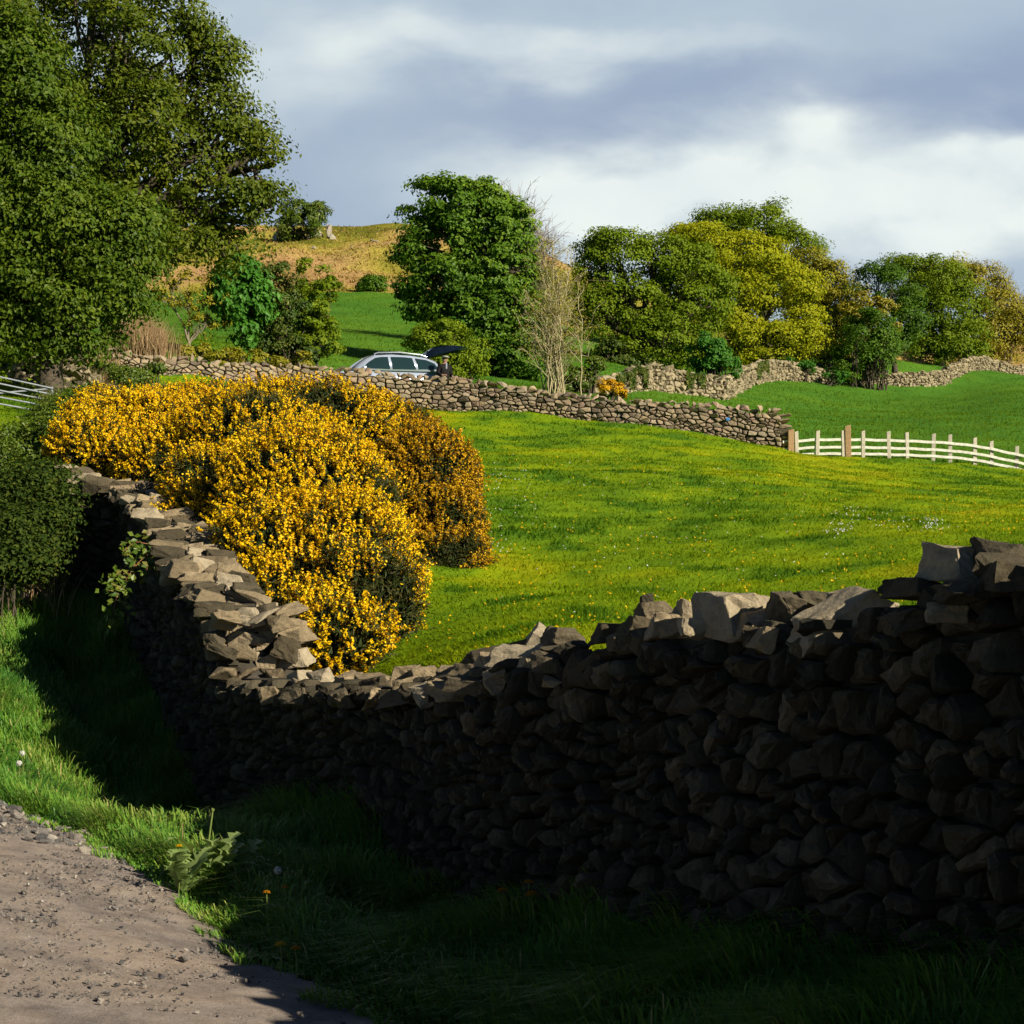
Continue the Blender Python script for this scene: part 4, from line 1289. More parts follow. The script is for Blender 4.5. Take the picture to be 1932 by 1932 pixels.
# --- dry grass and bank on the left
def stalks(name, label, cat, area, n, h, mat, lean=.12, w=.008):
    u0, u1, d0, d1 = area
    u = R.uniform(u0, u1, n); d = R.uniform(d0, d1, n)
    x = (u - 966) / F * d; z = gz(x, d)
    cl_ = np.exp(-((u - (u0 + u1) / 2) / ((u1 - u0) * .5)) ** 2)
    H = h * (.45 + .75 * R.random(n)) * (.55 + .5 * cl_)
    a = R.normal(size=(n, 2)) * lean
    b0 = np.stack([x, d, z - .05], 1); m_ = b0 + np.stack([a[:, 0] * H * .4, a[:, 1] * H * .4, H * .55], 1); e = b0 + np.stack([a[:, 0] * H, a[:, 1] * H, H], 1)
    sd_ = np.stack([np.full(n, w), R.normal(size=n) * w * .5, np.zeros(n)], 1)
    V = np.stack([b0 - sd_, b0 + sd_, m_ + sd_ * .8, m_ - sd_ * .8, e], 1).reshape(-1, 3)
    i = np.arange(n)[:, None] * 5
    Fc = np.concatenate([i + np.array([[0, 1, 2]]), i + np.array([[0, 2, 3]]), i + np.array([[3, 2, 4]])], 1).reshape(-1, 3)
    org = b0.mean(0)
    o = link(name, arr_mesh(name, V, Fc, rnd=np.repeat(R.random(n), 3), org=org), M[mat]); o.location = Vector(org)
    return tag(o, label, cat)


stalks('dead_grass_stand', 'stand of tall dead tan grass stalks above the tumbled wall top', 'dry grass', (205, 310, 63.6, 66), 4200, 1.3, 'straw', .2)
stalks('dead_grass_stand', 'wispy dead grass stalks under the low maple boughs', 'dry grass', (60, 230, 54, 62), 2200, .8, 'straw', .25)
stalks('dry_weed', 'thin dry stems straggling up through the dark bush at the end of the climbing wall', 'weed', (0, 125, 23.2, 24.2), 90, .9, 'straw', .35, .004)
stalks('dead_grass_stand', 'few pale bent grass stems in front of the slender young tree', 'dry grass', (300, 345, 63.8, 65), 60, 1.3, 'straw', .2)
shrub('bramble_bank', 'bramble and scrub covered bank below the metal gate', (110, 34), [(130, 800, 60, 50, 2), (60, 860, 60, 60, -2), (110, 900, 50, 70, -5), (60, 960, 60, 60, -7), (170, 760, 50, 30, 8), (230, 720, 40, 20, 16), (40, 1000, 60, 50, -8), (200, 790, 40, 40, 0), (110, 760, 40, 30, 6), (-40, 900, 80, 90, -3), (160, 840, 40, 40, -3)], 'bramble', 64000, .22, .062, shell=.6, stem_r=.025, holes=.40, hscale=1.6, per=80)
shrub('wall_end_bush', 'dark leafy bush covering the far end of the climbing wall', (62, 24.2), [(84, 925, 26, 34, .2), (50, 950, 34, 40), (104, 975, 20, 34, -.2), (70, 1005, 34, 36, -.5), (28, 1020, 34, 44, -.8), (92, 1040, 22, 30, -.6), (10, 1080, 34, 40, -1.2), (56, 1072, 26, 30, -1.0), (-20, 980, 50, 70), (30, 900, 24, 26, .6)], 'thicket', 36000, .24, .055, shell=.85, stem_r=.014, holes=.47, hscale=3.0, per=45)  # real bush above; lowest dark blobs stand in for shade on the verge
shrub('bramble_hedge', 'weedy green growth round the foot of the tumbled wall', (240, 56), [(245, 712, 50, 12), (195, 704, 24, 10), (290, 700, 20, 8), (30, 690, 26, 14)], 'bramble', 5000, .16, .1)

# ------------------------------------------------------------------ gorse
def gorse(label, base, blobs, nsp, seed, flower='gorse_flower', bloom=.42, spike=.2):
    u, d = base; x = (u - 966) / F * d
    org = np.array([x, d, g1(x, d)])
    root = empty('gorse_bush', org, label, 'gorse bush', 'gorse bushes in flower')
    W = [blob_world(b, d) for b in blobs]
    area = np.array([r[0] * r[2] + r[1] * (r[0] + r[2]) * .5 for c, r in W]); area /= area.sum()
    pos, dr = [], []
    for (c, r), a in zip(W, area):
        k = int(nsp * a * 1.6); q = sphere_pts(k)
        lump = 1 + (noise3(q * 1.7 + c * .9, 1.5, seed)[:, None] - .5) * .34 + (noise3(q * 5 + c, 1.6, seed + 2)[:, None] - .5) * .22
        pos.append(c + q * r * lump); dr.append(q)
    pos = np.concatenate(pos); dr = np.concatenate(dr)
    ok = np.ones(len(pos), bool)
    for c, r in W:
        ok &= (((pos - c) / r) ** 2).sum(1) > .62
    ok &= pos[:, 2] > gz(pos[:, 0], pos[:, 1]) - .05
    # thin the side that is never looked at
    ok &= (dr[:, 1] < .55) | (R.random(len(pos)) < .35)
    pos, dr = pos[ok], dr[ok]
    n = len(pos)
    ax = unit(dr * .8 + np.array([0, 0, .55]) + R.normal(size=(n, 3)) * .3)
    L = spike * (.6 + .9 * R.random(n)) * np.where(R.random(n) < .02, 2.1, 1.0)
    # spines: dark green needles along every shoot, and a mass of them deeper in
    m_ = 14
    ii = np.repeat(np.arange(n), m_)
    f = R.random(n * m_)
    pp = pos[ii] + ax[ii] * (L[ii] * (f * 1.5 - .9))[:, None] + R.normal(size=(n * m_, 3)) * .02
    V1, F1 = leaves(pp, R.normal(size=(n * m_, 3)) + dr[ii] * .4, .085, .016, ax[ii] + R.normal(size=(n * m_, 3)) * .8)
    deep = []
    for (c, r), a in zip(W, area):
        k = int(9000 * a * nsp / 5000); q = sphere_pts(k)
        deep.append(c + q * r * (.55 + .38 * R.random((k, 1))))
    deep = np.concatenate(deep); k = len(deep)
    V2, F2 = leaves(deep, R.normal(size=(k, 3)), .2, .10)
    rn = np.concatenate([np.repeat(np.clip(R.random(n * m_), 0, 1), 2), np.repeat(R.random(k) * .3, 2)])
    link('foliage', arr_mesh('foliage', np.concatenate([V1, V2]), np.concatenate([F1, F2 + len(V1)]), rnd=rn, org=org), M['gorse_leaf'], root)
    # flowers: dense heads up the shoots where the bush is in bloom
    bl = noise3(pos, .9, seed + 20) * .30 + noise3(pos, 3.4, seed + 30) * .70
    bloom_on = (bl > bloom)
    fl = np.where(bloom_on)[0]
    dens = np.clip((bl[fl] - bloom) / .10, .25, 1)
    cnt_ = (10 + 34 * dens * R.random(len(fl)) ** .7).astype(int)
    ii = np.repeat(fl, cnt_)
    g = R.random(len(ii))
    pp = pos[ii] + ax[ii] * (L[ii] * (g * .85 - .1))[:, None] + unit(R.normal(size=(len(ii), 3))) * (.012 + .026 * R.random((len(ii), 1)) * (1.15 - g[:, None]))
    V3, F3 = leaves(pp, R.normal(size=(len(ii), 3)) * .8 + ax[ii] * .5 + dr[ii] * .3, .024 + .012 * R.random(len(ii)), .021)
    sh = (R.random(n) - .5) * .5
    rn = np.clip(.5 + sh[ii] + (R.random(len(ii)) - .5) * .5, 0, 1)
    link('flowers', arr_mesh('flowers', V3, F3, rnd=np.repeat(rn, 2), org=org), M[flower], root)
    t = Tubes(4)
    for q in pos[R.permutation(n)[:220]]:
        w_ = W[int(np.argmin([(((q - c) / r) ** 2).sum() for c, r in W]))]
        c0 = w_[0] + np.array([R.normal() * .1, R.normal() * .1, -w_[1][2] * .5])
        limb(t, c0, c0 + (q - c0) * .96, .02, .005, .03, 5)
    link('stems', t.mesh('stems', org=org), M['bark'], root)
    return root


gorse('largest gorse, bright yellow and bulging over the wall corner in front', (620, 20.5),
      [(570, 960, 190, 130, 2.0, 120), (480, 838, 150, 94, 5.5), (620, 812, 130, 84, 6.5), (620, 1080, 150, 140, 0, 110), (690, 1140, 96, 110, -1.0), (520, 1060, 105, 110, -.2, 80), (640, 1205, 92, 62, -2.0, 70), (430, 930, 120, 80, 3.0), (720, 1060, 66, 80, .6), (590, 1180, 60, 70, -1.6), (385, 985, 62, 60, 2.2), (440, 1060, 60, 66, .6), (500, 1120, 52, 60, -.8), (370, 945, 60, 56, 3.0), (520, 774, 110, 48, 7.5), (400, 770, 80, 40, 9), (560, 880, 120, 80, 3.5)], 8800, 50, bloom=.372)
gorse('golden gorse on the left, overhanging the climbing wall', (270, 27.0),
      [(260, 830, 125, 72), (170, 838, 66, 44, -1), (340, 820, 120, 74, 1.5), (220, 784, 80, 42, 4), (330, 880, 110, 70, -1.0), (135, 850, 34, 26, -1)], 5400, 60, bloom=.35)
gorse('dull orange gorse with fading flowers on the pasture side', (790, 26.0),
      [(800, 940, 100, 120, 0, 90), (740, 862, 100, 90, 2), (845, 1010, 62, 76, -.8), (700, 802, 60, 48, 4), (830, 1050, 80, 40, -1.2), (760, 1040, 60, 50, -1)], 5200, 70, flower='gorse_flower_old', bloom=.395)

# ------------------------------------------------------------------ grass
def blades(x, y, z, h, w, lean, segs=1, dirang=None):
    n = len(x)
    a = R.uniform(0, 2 * math.pi, n) if dirang is None else dirang + R.normal(size=n) * .8
    fx, fy = np.cos(a), np.sin(a)
    sx_, sy_ = -fy * w, fx * w
    # face the blade's flat roughly any way
    b0 = np.stack([x, y, z - .02], 1); sd_ = np.stack([sx_, sy_, 0 * w], 1)
    if segs == 1:
        e = b0 + np.stack([fx * h * lean, fy * h * lean, h], 1)
        V = np.stack([b0 - sd_, b0 + sd_, e], 1).reshape(-1, 3)
        return V, np.arange(n * 3).reshape(-1, 3)
    m1 = b0 + np.stack([fx * h * lean * .18, fy * h * lean * .18, h * .45], 1)
    m2 = b0 + np.stack([fx * h * lean * .55, fy * h * lean * .55, h * .82], 1)
    e = b0 + np.stack([fx * h * lean * 1.15, fy * h * lean * 1.15, h * (1.0 - .25 * np.clip(lean, 0, 1))], 1)
    V = np.stack([b0 - sd_, b0 + sd_, m1 + sd_ * .9, m1 - sd_ * .9, m2 + sd_ * .6, m2 - sd_ * .6, e], 1).reshape(-1, 3)
    i = np.arange(n)[:, None] * 7
    Fc = np.concatenate([i + np.array([[0, 1, 2]]), i + np.array([[0, 2, 3]]), i + np.array([[3, 2, 4]]), i + np.array([[3, 4, 5]]), i + np.array([[5, 4, 6]])], 1).reshape(-1, 3)
    return V, Fc


def pasture_grass(n):
    y = np.exp(R.uniform(math.log(9.5), math.log(68), n)); x = y * R.uniform(-.30, .34, n)
    ok = (classify(x, y) == 2) & (x > line_x(allwall, y) + .6)
    x, y = x[ok], y[ok]; n = len(x)
    p = patchval(x, y)
    tuft = fbm(x * 1.6, y * 1.6, 91, 3)
    z = gz(x, y)
    h = (.02 + .03 * R.random(n) + .045 * np.clip(tuft - .5, 0, 1) + .02 * (p < .2)) * (1 + y / 120)
    V, Fc = blades(x, y, z, h, .006 + y * .00022, .6 + 1.6 * R.random(n))
    rn = np.clip(p + (R.random(n) - .5) * .42, 0, 1)
    o = link('grass', arr_mesh('grass', V, Fc, rnd=rn), M['grass']); tag(o, 'short bright green grass covering the pasture', 'grass', kind='stuff')


pasture_grass(420000)


def upper_grass(n):
    y = np.exp(R.uniform(math.log(58), math.log(135), n)); x = y * R.uniform(-.30, .30, n)
    ok = (classify(x, y) == 3)
    x, y = x[ok], y[ok]; n = len(x)
    h = .08 + .12 * R.random(n)
    V, Fc = blades(x, y, gz(x, y), h * .6, .02 + 0 * h, .8 + R.random(n))
    rn = np.clip(.10 + .3 * R.random(n) + .2 * (fbm(x * .12, y * .06, 51, 4) - .4), 0, 1)
    o = link('grass', arr_mesh('grass', V, Fc, rnd=rn), M['grass']); tag(o, 'even dark green grass on the fields beyond the far wall', 'grass', kind='stuff')


upper_grass(150000)


def hill_tufts(n):
    y = R.uniform(128, 212, n); x = y * R.uniform(-.16, .06, n)
    ok = classify(x, y) == 4
    x, y = x[ok], y[ok]; n = len(x)
    h = .10 + .22 * R.random(n) ** 2
    V, Fc = blades(x, y, gz(x, y), h, .09 + 0 * h, 1.2)
    o = link('bracken', arr_mesh('bracken', V, Fc, rnd=R.random(n)), M['hill_tuft']); tag(o, 'tawny bracken and rough grass over the hillside', 'bracken', kind='stuff')


M['hill_tuft'] = leaf_mat('bracken_and_rough_grass', G((.20, .20, .03), (.36, .30, .06), (.48, .32, .12), (.36, .24, .09), (.52, .42, .16)), .8, .1, .15)
hill_tufts(15000)


def verge_grass(n):
    y = R.uniform(5.5, 25, n); wl = line_x(allwall, y); re = line_x(road_edge, y)
    lo = np.maximum(re - .25, -.32 * y - .5)
    x = lo + (wl + .15 - lo) * R.random(n) ** 1.0
    ok = (x > lo) & (lo < wl)
    # ragged edge against the lane
    ok &= x > re + (fbm(x * 2.2, y * 2.2, 95, 3) - .55) * .7
    x, y = x[ok], y[ok]; n = len(x)
    tuft = fbm(x * 2.3, y * 2.3, 93, 3)
    e = np.clip((x - line_x(road_edge, y)) / .45, 0.25, 1)
    h = (.10 + .16 * R.random(n) + .34 * np.clip(tuft - .42, 0, 1)) * e
    lean = .35 + .9 * R.random(n)
    ang = 2.6 + 5 * (fbm(x * 1.4, y * 1.4, 94, 2) - .5)
    V, Fc = blades(x, y, gz(x, y), h, .0035 + .003 * R.random(n), lean, 2, ang)
    rn = np.clip(.42 + (tuft - .5) * .9 + (R.random(n) - .5) * .5, 0, 1); rn = np.where(R.random(n) < .02, 1.0, np.minimum(rn, .82))
    o = link('grass', arr_mesh('grass', V, Fc, rnd=np.repeat(rn, 5)), M['verge_grass']); tag(o, 'long tussocky grass on the verge between lane and wall', 'grass', kind='stuff')


verge_grass(110000)


def field_flowers():
    # yellow specks
    def scatter(n, umin, umax, dmin, dmax, mat, name, label, size, hgt, clus=None):
        if clus is None:
            d = np.exp(R.uniform(math.log(dmin), math.log(dmax), n)); u = R.uniform(umin, umax, n)
        else:
            ci = R.integers(len(clus), size=n); c = np.array(clus)[ci]
            u = c[:, 0] + R.normal(size=n) * c[:, 2]; v = c[:, 1] + R.normal(size=n) * c[:, 3]
            # march each sight line to the ground
            d = np.full(n, 16.0)
            for _ in range(260):
                x = (u - 966) / F * d; zz = CAMZ + (HZ - v) / F * d
                above = zz > gz0(x, d); d = np.where(above, d * 1.006, d)
        x = (u - 966) / F * d
        ok = (classify(x, d) == 2) & (x > line_x(allwall, d) + .7)
        x, d = x[ok], d[ok]; k = len(x)
        z = gz(x, d) + hgt * (.6 + .8 * R.random(k))
        V, Fc = leaves(np.repeat(np.stack([x, d, z], 1), 3, 0) + R.normal(size=(k * 3, 3)) * size * .25, np.array([0, -.5, 1]) + R.normal(size=(k * 3, 3)) * .5, size * (.8 + d.repeat(3) * .012), size * (.8 + d.repeat(3) * .012))
        o = link(name, arr_mesh(name, V, Fc, rnd=np.repeat(R.random(k * 3), 2)), M[mat]); tag(o, label, 'flowers', kind='stuff')
    scatter(850, 740, 1932, 13, 50, 'dandelion', 'meadow_flowers', 'tiny yellow flowers scattered through the pasture', .02, .05)
    scatter(420, 900, 1932, 15, 50, 'white_petal', 'daisies', 'tiny white flowers scattered through the pasture', .013, .06,
            [(1580, 1005, 14, 8), (1700, 998, 40, 9), (1610, 972, 25, 6), (1765, 1002, 14, 6), (950, 905, 25, 14), (930, 1030, 20, 12), (1240, 1050, 160, 50), (1500, 1000, 300, 80), (960, 960, 40, 40), (1200, 900, 120, 30)])


field_flowers()


def pebbles():
    st = Stones()
    n = 12000
    for i in range(n):
        y = R.uniform(8.1, 14); x = R.uniform(-.30 * y, 0)
        if x > line_x(road_edge, y) - .05: continue
        den = fbm(np.array([x * 1.1]), np.array([y * .9]), 97, 3)[0]
        if R.random() > np.clip((den - .40) * 5, .04, 1): continue
        s = .007 + .016 * R.random() ** 4 + (.022 if R.random() < .004 else 0)
        st.add((x, y, g1(x, y) + .012), (s * 1.3, s, s * .8), rotm(*R.normal(size=3) * .5))
    for i in range(160):
        u = R.uniform(0, 240); d_ = R.uniform(11.6, 13.6); x = (u - 966) / F * d_
        if x > line_x(road_edge, d_) + .1 or x < line_x(road_edge, d_) - .9: continue
        s = .02 + .06 * R.random() ** 2.5
        st.add((x, d_, g1(x, d_) + s * .2), (s * 1.4, s, s * .8), rotm(*R.normal(size=3) * .4))
    V = np.concatenate(st.V)
    o = link('gravel', st.mesh('gravel'), M['pebble']); tag(o, 'loose grey stones scattered on the lane', 'gravel', kind='stuff')


pebbles()

# ------------------------------------------------------------------ helpers for built things
def bm_obj(name, bm, mat, parent=None, loc=None, smooth=False, rot=None):
    me = bpy.data.meshes.new(name); bm.normal_update(); bm.to_mesh(me); bm.free()
    me.polygons.foreach_set('use_smooth', np.full(len(me.polygons), smooth, bool))
    o = link(name, me, mat, parent)
    if loc is not None: o.location = Vector(loc)
    if rot is not None: o.rotation_euler = rot
    return o


def add_box(bm, c, s, rz=0.0, ry=0.0, bev=0.0):
    m_ = Matrix.Translation(Vector(c)) @ Matrix.Rotation(rz, 4, 'Z') @ Matrix.Rotation(ry, 4, 'Y') @ Matrix.Diagonal((*s, 1))
    r = bmesh.ops.create_cube(bm, size=1, matrix=m_)
    if bev:
        es = {e for v in r['verts'] for e in v.link_edges}
        bmesh.ops.bevel(bm, geom=list(es), offset=bev, segments=2, profile=.6, affect='EDGES')


# ------------------------------------------------------------------ white rail fence
M['white_paint'] = plain('flaking_white_paint', (.66, .65, .58), .75, .15, 9, .22)
M['post_grey'] = plain('weathered_grey_post', (.46, .42, .34), .85, .15, 30, .3)
M['post_brown'] = plain('brown_timber_post', (.34, .22, .12), .85, .15, 24, .35)
f_org = np.array([(1680 - 966) / F * 63.4, 63.4, 0]); f_org[2] = g1(f_org[0], f_org[1])
fence = empty('rail_fence', f_org, 'white three-rail fence with grey posts running on from the squared wall end', 'fence')
POSTS = [(1492, 811, 63.6, .15, 'post_brown'), (1504, 814, 63.6, .095, 'post_grey'), (1541.5, 812.6, 63.6, .10, 'post_grey'), (1592, 812, 63.6, .10, 'post_grey'), (1601, 803, 63.6, .15, 'post_brown'), (1628.6, 813, 63.6, .095, 'post_grey'),
         (1677.8, 814, 63.6, .10, 'post_grey'), (1712, 816, 63.6, .095, 'post_grey'), (1760, 818.6, 63.6, .10, 'post_grey'), (1792.8, 820, 63.6, .10, 'post_grey'), (1839, 826, 63.6, .10, 'post_grey'), (1870.8, 832.5, 63.6, .10, 'post_grey'), (1918, 842, 63.6, .10, 'post_grey'), (1960, 852, 63.6, .10, 'post_grey')]
for u, v, d, w, mt in POSTS:
    top = P(u, v, d - .1); zb = g1(top[0], top[1]) - .3
    bm = bmesh.new(); h = top[2] - zb
    add_box(bm, (0, 0, h / 2), (w * 1.25, w, h), bev=.012)
    for vv in bm.verts:
        if vv.co.z > h * .98: vv.co.z += vv.co.x * .25
    o = bm_obj('post', bm, M[mt], fence, Vector((top[0], top[1], zb)) - Vector(f_org)); o.rotation_euler = (rs.uniform(-.02, .02), rs.uniform(-.03, .03), rs.uniform(-.2, .2))
RV = [(1477, 834), (1541, 829.5), (1628, 829.5), (1712, 832), (1760, 834), (1793, 836), (1839, 841), (1871, 847), (1903, 854), (1990, 873)]
for k in range(3):
    bm = bmesh.new(); ring0 = None
    us = np.linspace(1477, 1990, 60)
    for u in us:
        v = np.interp(u, [a for a, b in RV], [b for a, b in RV]) + (0, 14.3, 26.5)[k] + .4 * math.sin(u * .13 + k)
        d = np.interp(u, [a for a, b in fence_uv], [b for a, b in fence_uv]) - .08
        c = P(u, v, d)
        ring = [bm.verts.new(c - f_org + np.array(q)) for q in ((0, 0, -.042), (0, .035, -.042), (0, .035, .042), (0, 0, .042))]
        if ring0:
            for a in range(4): bm.faces.new((ring0[a], ring0[(a + 1) % 4], ring[(a + 1) % 4], ring[a]))
        else: bm.faces.new(ring[::-1])
        ring0 = ring
    bm.faces.new(ring0)
    bmesh.ops.recalc_face_normals(bm, faces=list(bm.faces))
    bm_obj('rail', bm, M['white_paint'], fence)

# ------------------------------------------------------------------ metal field gate at the far left
M['galv'] = plain('galvanised_steel', (.20, .225, .26), .5, .4, 8, .2)
gl, gr = P(-75, 770, 40.2), P(98, 770, 41.2)
g_org = (gl + gr) / 2; g_org[2] = g1(g_org[0], g_org[1])
gate = empty('field_gate', g_org, 'galvanised tubular metal field gate half hidden by the bramble bank', 'gate')
def tube_obj(name, pts, rad, mat, parent, org, k=8):
    t = Tubes(k); t.add(np.array(pts), rad)
    return link(name, t.mesh(name, org=org), mat, parent)
for k in range(5):
    tube_obj('bar', [P(-75, 695 + 13.4 * k, 40.2), P(98, 732.5 + 11.8 * k, 41.2)], .019, M['galv'], gate, g_org)
tube_obj('upright', [P(-75, 692, 40.2), P(-75, 752, 40.2)], .026, M['galv'], gate, g_org)
tube_obj('upright', [P(98, 730, 41.2), P(98, 782, 41.2)], .026, M['galv'], gate, g_org)
tube_obj('brace', [P(-75, 748, 40.24), P(98, 733, 41.24)], .02, M['galv'], gate, g_org)

# ------------------------------------------------------------------ car with raised tailgate
def metal_paint(name, col, metal=.6, rough=.28):
    m, nt, out = nodes(name)
    principled(nt, out, col, rough, .5, Metallic=metal, **{'Coat Weight': .6, 'Coat Roughness': .06})
    return m


M['car_paint'] = metal_paint('silver_blue_car_paint', (.55, .63, .82), .45, .25)
M['gate_paint'] = metal_paint('dark_blue_reflective_paint', (.018, .035, .07), .2, .18)
M['chrome'] = metal_paint('bright_trim', (.75, .76, .78), .9, .18)
M['black_trim'] = plain('black_plastic', (.02, .02, .022), .6, .3)
M['rubber'] = plain('tyre_rubber', (.025, .025, .025), .85, .2)
M['alloy'] = metal_paint('alloy_wheel', (.5, .5, .52), .8, .35)
M['lamp'] = plain('headlamp_glass', (.7, .72, .75), .1, .6)
M['red_lamp'] = plain('red_lamp_glass', (.45, .02, .02), .2, .6)


def glass_mat(name, col):
    m, nt, out = nodes(name)
    principled(nt, out, col, .04, .7, **{'Coat Weight': 1.0, 'Coat Roughness': .02})
    return m


M['car_glass'] = glass_mat('tinted_car_glass', (.012, .03, .032))
CD = 69.6
c_org = P(716, 764, CD); c_org[2] = g1(c_org[0], c_org[1]) + .05
car = empty('estate_car', c_org, 'silver blue estate car parked behind the wall with its tailgate raised', 'car')
car.rotation_euler = (0, math.radians(-1.0), math.radians(20))


def loft(bm, rings, cap=True):
    R_ = [[bm.verts.new(p) for p in r] for r in rings]
    n = len(R_[0])
    for a, b in zip(R_[:-1], R_[1:]):
        for i in range(n):
            bm.faces.new((a[i], a[(i + 1) % n], b[(i + 1) % n], b[i]))
    if cap:
        bm.faces.new(R_[0][::-1]); bm.faces.new(R_[-1])
    bmesh.ops.recalc_face_normals(bm, faces=list(bm.faces))


def sect(x, zt, zb, w, wt=None, crown=.03):
    """rounded car cross-section at x, bottom zb, top zt, half width w (wt at the top)"""
    wt = wt or w * .9
    half = [(0, zb), (w * .8, zb), (w * .97, zb + .10), (w, zb + (zt - zb) * .45), (w * .985, zb + (zt - zb) * .7), (wt, zt - .03), (wt * .6, zt + crown * .7), (0, zt + crown)]
    pts = [(x, y, z) for y, z in half] + [(x, -y, z) for y, z in half[1:-1][::-1]]
    return pts


bm = bmesh.new()
loft(bm, [sect(-2.30, .62, .36, .62), sect(-2.24, .80, .28, .78), sect(-2.05, .93, .24, .86), sect(-1.6, 1.02, .22, .90), sect(-1.18, 1.07, .22, .91), sect(-.4, 1.07, .22, .92), sect(.6, 1.08, .22, .92), sect(1.5, 1.09, .22, .91), sect(2.0, 1.08, .24, .88), sect(2.26, 1.02, .30, .80), sect(2.34, .80, .36, .70)])
bm_obj('body', bm, M['car_paint'], car, smooth=True)
bm = bmesh.new()


def ghouse(x, z, w, zb=1.06, wb=.90):
    half = [(0, zb), (wb, zb), (w + (wb - w) * .55, zb + (z - zb) * .5), (w, z - .07), (w - .08, z - .015), (w * .5, z + .02), (0, z + .03)]
    return [(x, y, q) for y, q in half] + [(x, -y, q) for y, q in half[1:-1][::-1]]


loft(bm, [ghouse(-1.22, 1.10, .80), ghouse(-.95, 1.30, .74), ghouse(-.62, 1.53, .70), ghouse(-.3, 1.645, .69), ghouse(.3, 1.69, .69), ghouse(1.0, 1.67, .68), ghouse(1.6, 1.60, .66), ghouse(1.95, 1.50, .63), ghouse(2.12, 1.20, .74), ghouse(2.18, 1.08, .80)])
bm_obj('roof', bm, M['car_paint'], car, smooth=True)
# glazing set just proud of the shell on both sides
def side_y(x, z):
    """half width of the cabin at x, z"""
    xs_ = [-1.22, -.95, -.62, -.3, .3, 1.0, 1.6, 1.95, 2.12]; zs = [1.10, 1.30, 1.53, 1.645, 1.69, 1.67, 1.60, 1.50, 1.2]; ws = [.80, .74, .70, .69, .69, .68, .66, .63, .74]
    zt = np.interp(x, xs_, zs); w = np.interp(x, xs_, ws)
    t = (z - 1.06) / max(zt - 1.06, .05)
    return .90 + (w - .90) * (.55 / .5 * min(t, .5) * .9 + max(t - .5, 0) * 1.0) if False else np.interp(z, [1.06, 1.06 + (zt - 1.06) * .5, zt - .07], [.90, w + (.90 - w) * .55, w])


WIN = [[(-.86, 1.13), (-.60, 1.36), (-.34, 1.52), (-.14, 1.555), (.12, 1.565), (.16, 1.12)], [(.26, 1.12), (.23, 1.57), (.70, 1.575), (1.02, 1.55), (1.12, 1.13)], [(1.22, 1.14), (1.13, 1.545), (1.55, 1.50), (1.86, 1.38), (1.98, 1.16)]]
for s_ in (-1, 1):
    for poly in WIN:
        bm = bmesh.new()
        # fan into a slightly curved pane
        cxm = sum(p[0] for p in poly) / len(poly); czm = sum(p[1] for p in poly) / len(poly)
        outer = [bm.verts.new((x, s_ * (side_y(x, z) + .028), z)) for x, z in poly]
        inner = [bm.verts.new((x + (cxm - x) * .08, s_ * (side_y(x, z) + .030), z + (czm - z) * .08)) for x, z in poly]
        cv = bm.verts.new((cxm, s_ * (side_y(cxm, czm) + .030), czm))
        n_ = len(poly)
        for i in range(n_):
            j = (i + 1) % n_
            bm.faces.new((outer[i], outer[j], inner[j], inner[i])); bm.faces.new((inner[i], inner[j], cv))
        bmesh.ops.recalc_face_normals(bm, faces=list(bm.faces))
        bm_obj('side_window', bm, M['car_glass'], car, smooth=True)
    tube_obj('roof_rail', [Matrix.Identity(3) @ Vector(p) for p in ((-.35, s_ * .60, 1.67), (-.2, s_ * .60, 1.73), (.6, s_ * .60, 1.765), (1.4, s_ * .585, 1.70), (1.62, s_ * .58, 1.62))], .026, M['chrome'], car, None)
    bm = bmesh.new(); add_box(bm, (-.82, s_ * .99, 1.12), (.14, .20, .13), bev=.04); bm_obj('wing_mirror', bm, M['car_paint'], car, smooth=True)
    bm = bmesh.new(); add_box(bm, (-2.14, s_ * .62, .80), (.26, .32, .13), rz=-s_ * .35, bev=.04); bm_obj('headlight', bm, M['lamp'], car, smooth=True)
    bm = bmesh.new(); add_box(bm, (2.22, s_ * .76, .98), (.16, .14, .34), bev=.03); bm_obj('tail_light', bm, M['red_lamp'], car, smooth=True)
    for x_ in (-1.42, 1.35):
        bm = bmesh.new()
        bmesh.ops.create_cone(bm, cap_ends=True, segments=28, radius1=.345, radius2=.345, depth=.22, matrix=Matrix.Translation((x_, s_ * .82, .345)) @ Matrix.Rotation(math.pi / 2, 4, 'X'))
        bmesh.ops.bevel(bm, geom=[e for e in bm.edges if abs(e.calc_face_angle(0)) > 1], offset=.035, segments=2, affect='EDGES')
        tyre = bm_obj('wheel', bm, M['rubber'], car, smooth=True)
        bm = bmesh.new()
        bmesh.ops.create_cone(bm, cap_ends=True, segments=24, radius1=.23, radius2=.20, depth=.05, matrix=Matrix.Translation((x_, s_ * .945, .345)) @ Matrix.Rotation(-s_ * math.pi / 2, 4, 'X'))
        bm_obj('rim', bm, M['alloy'], tyre, smooth=True)
for nm, prof, hw in (('windscreen', [(-1.19, 1.13), (-.93, 1.335), (-.62, 1.555), (-.36, 1.655)], (.70, .665, .62, .58)),):
    bm = bmesh.new(); prev = None
    for (x, z), w in zip(prof, hw):
        row = [bm.verts.new((x - .012 - .03 * (1 - (t / 3.0) ** 2), t / 3.0 * w, z + .012 + .01 * (1 - (t / 3.0) ** 2))) for t in range(-3, 4)]
        if prev:
            for i in range(6): bm.faces.new((prev[i], prev[i + 1], row[i + 1], row[i]))
        prev = row
    bmesh.ops.recalc_face_normals(bm, faces=list(bm.faces))
    bm_obj(nm, bm, M['car_glass'], car, smooth=True)
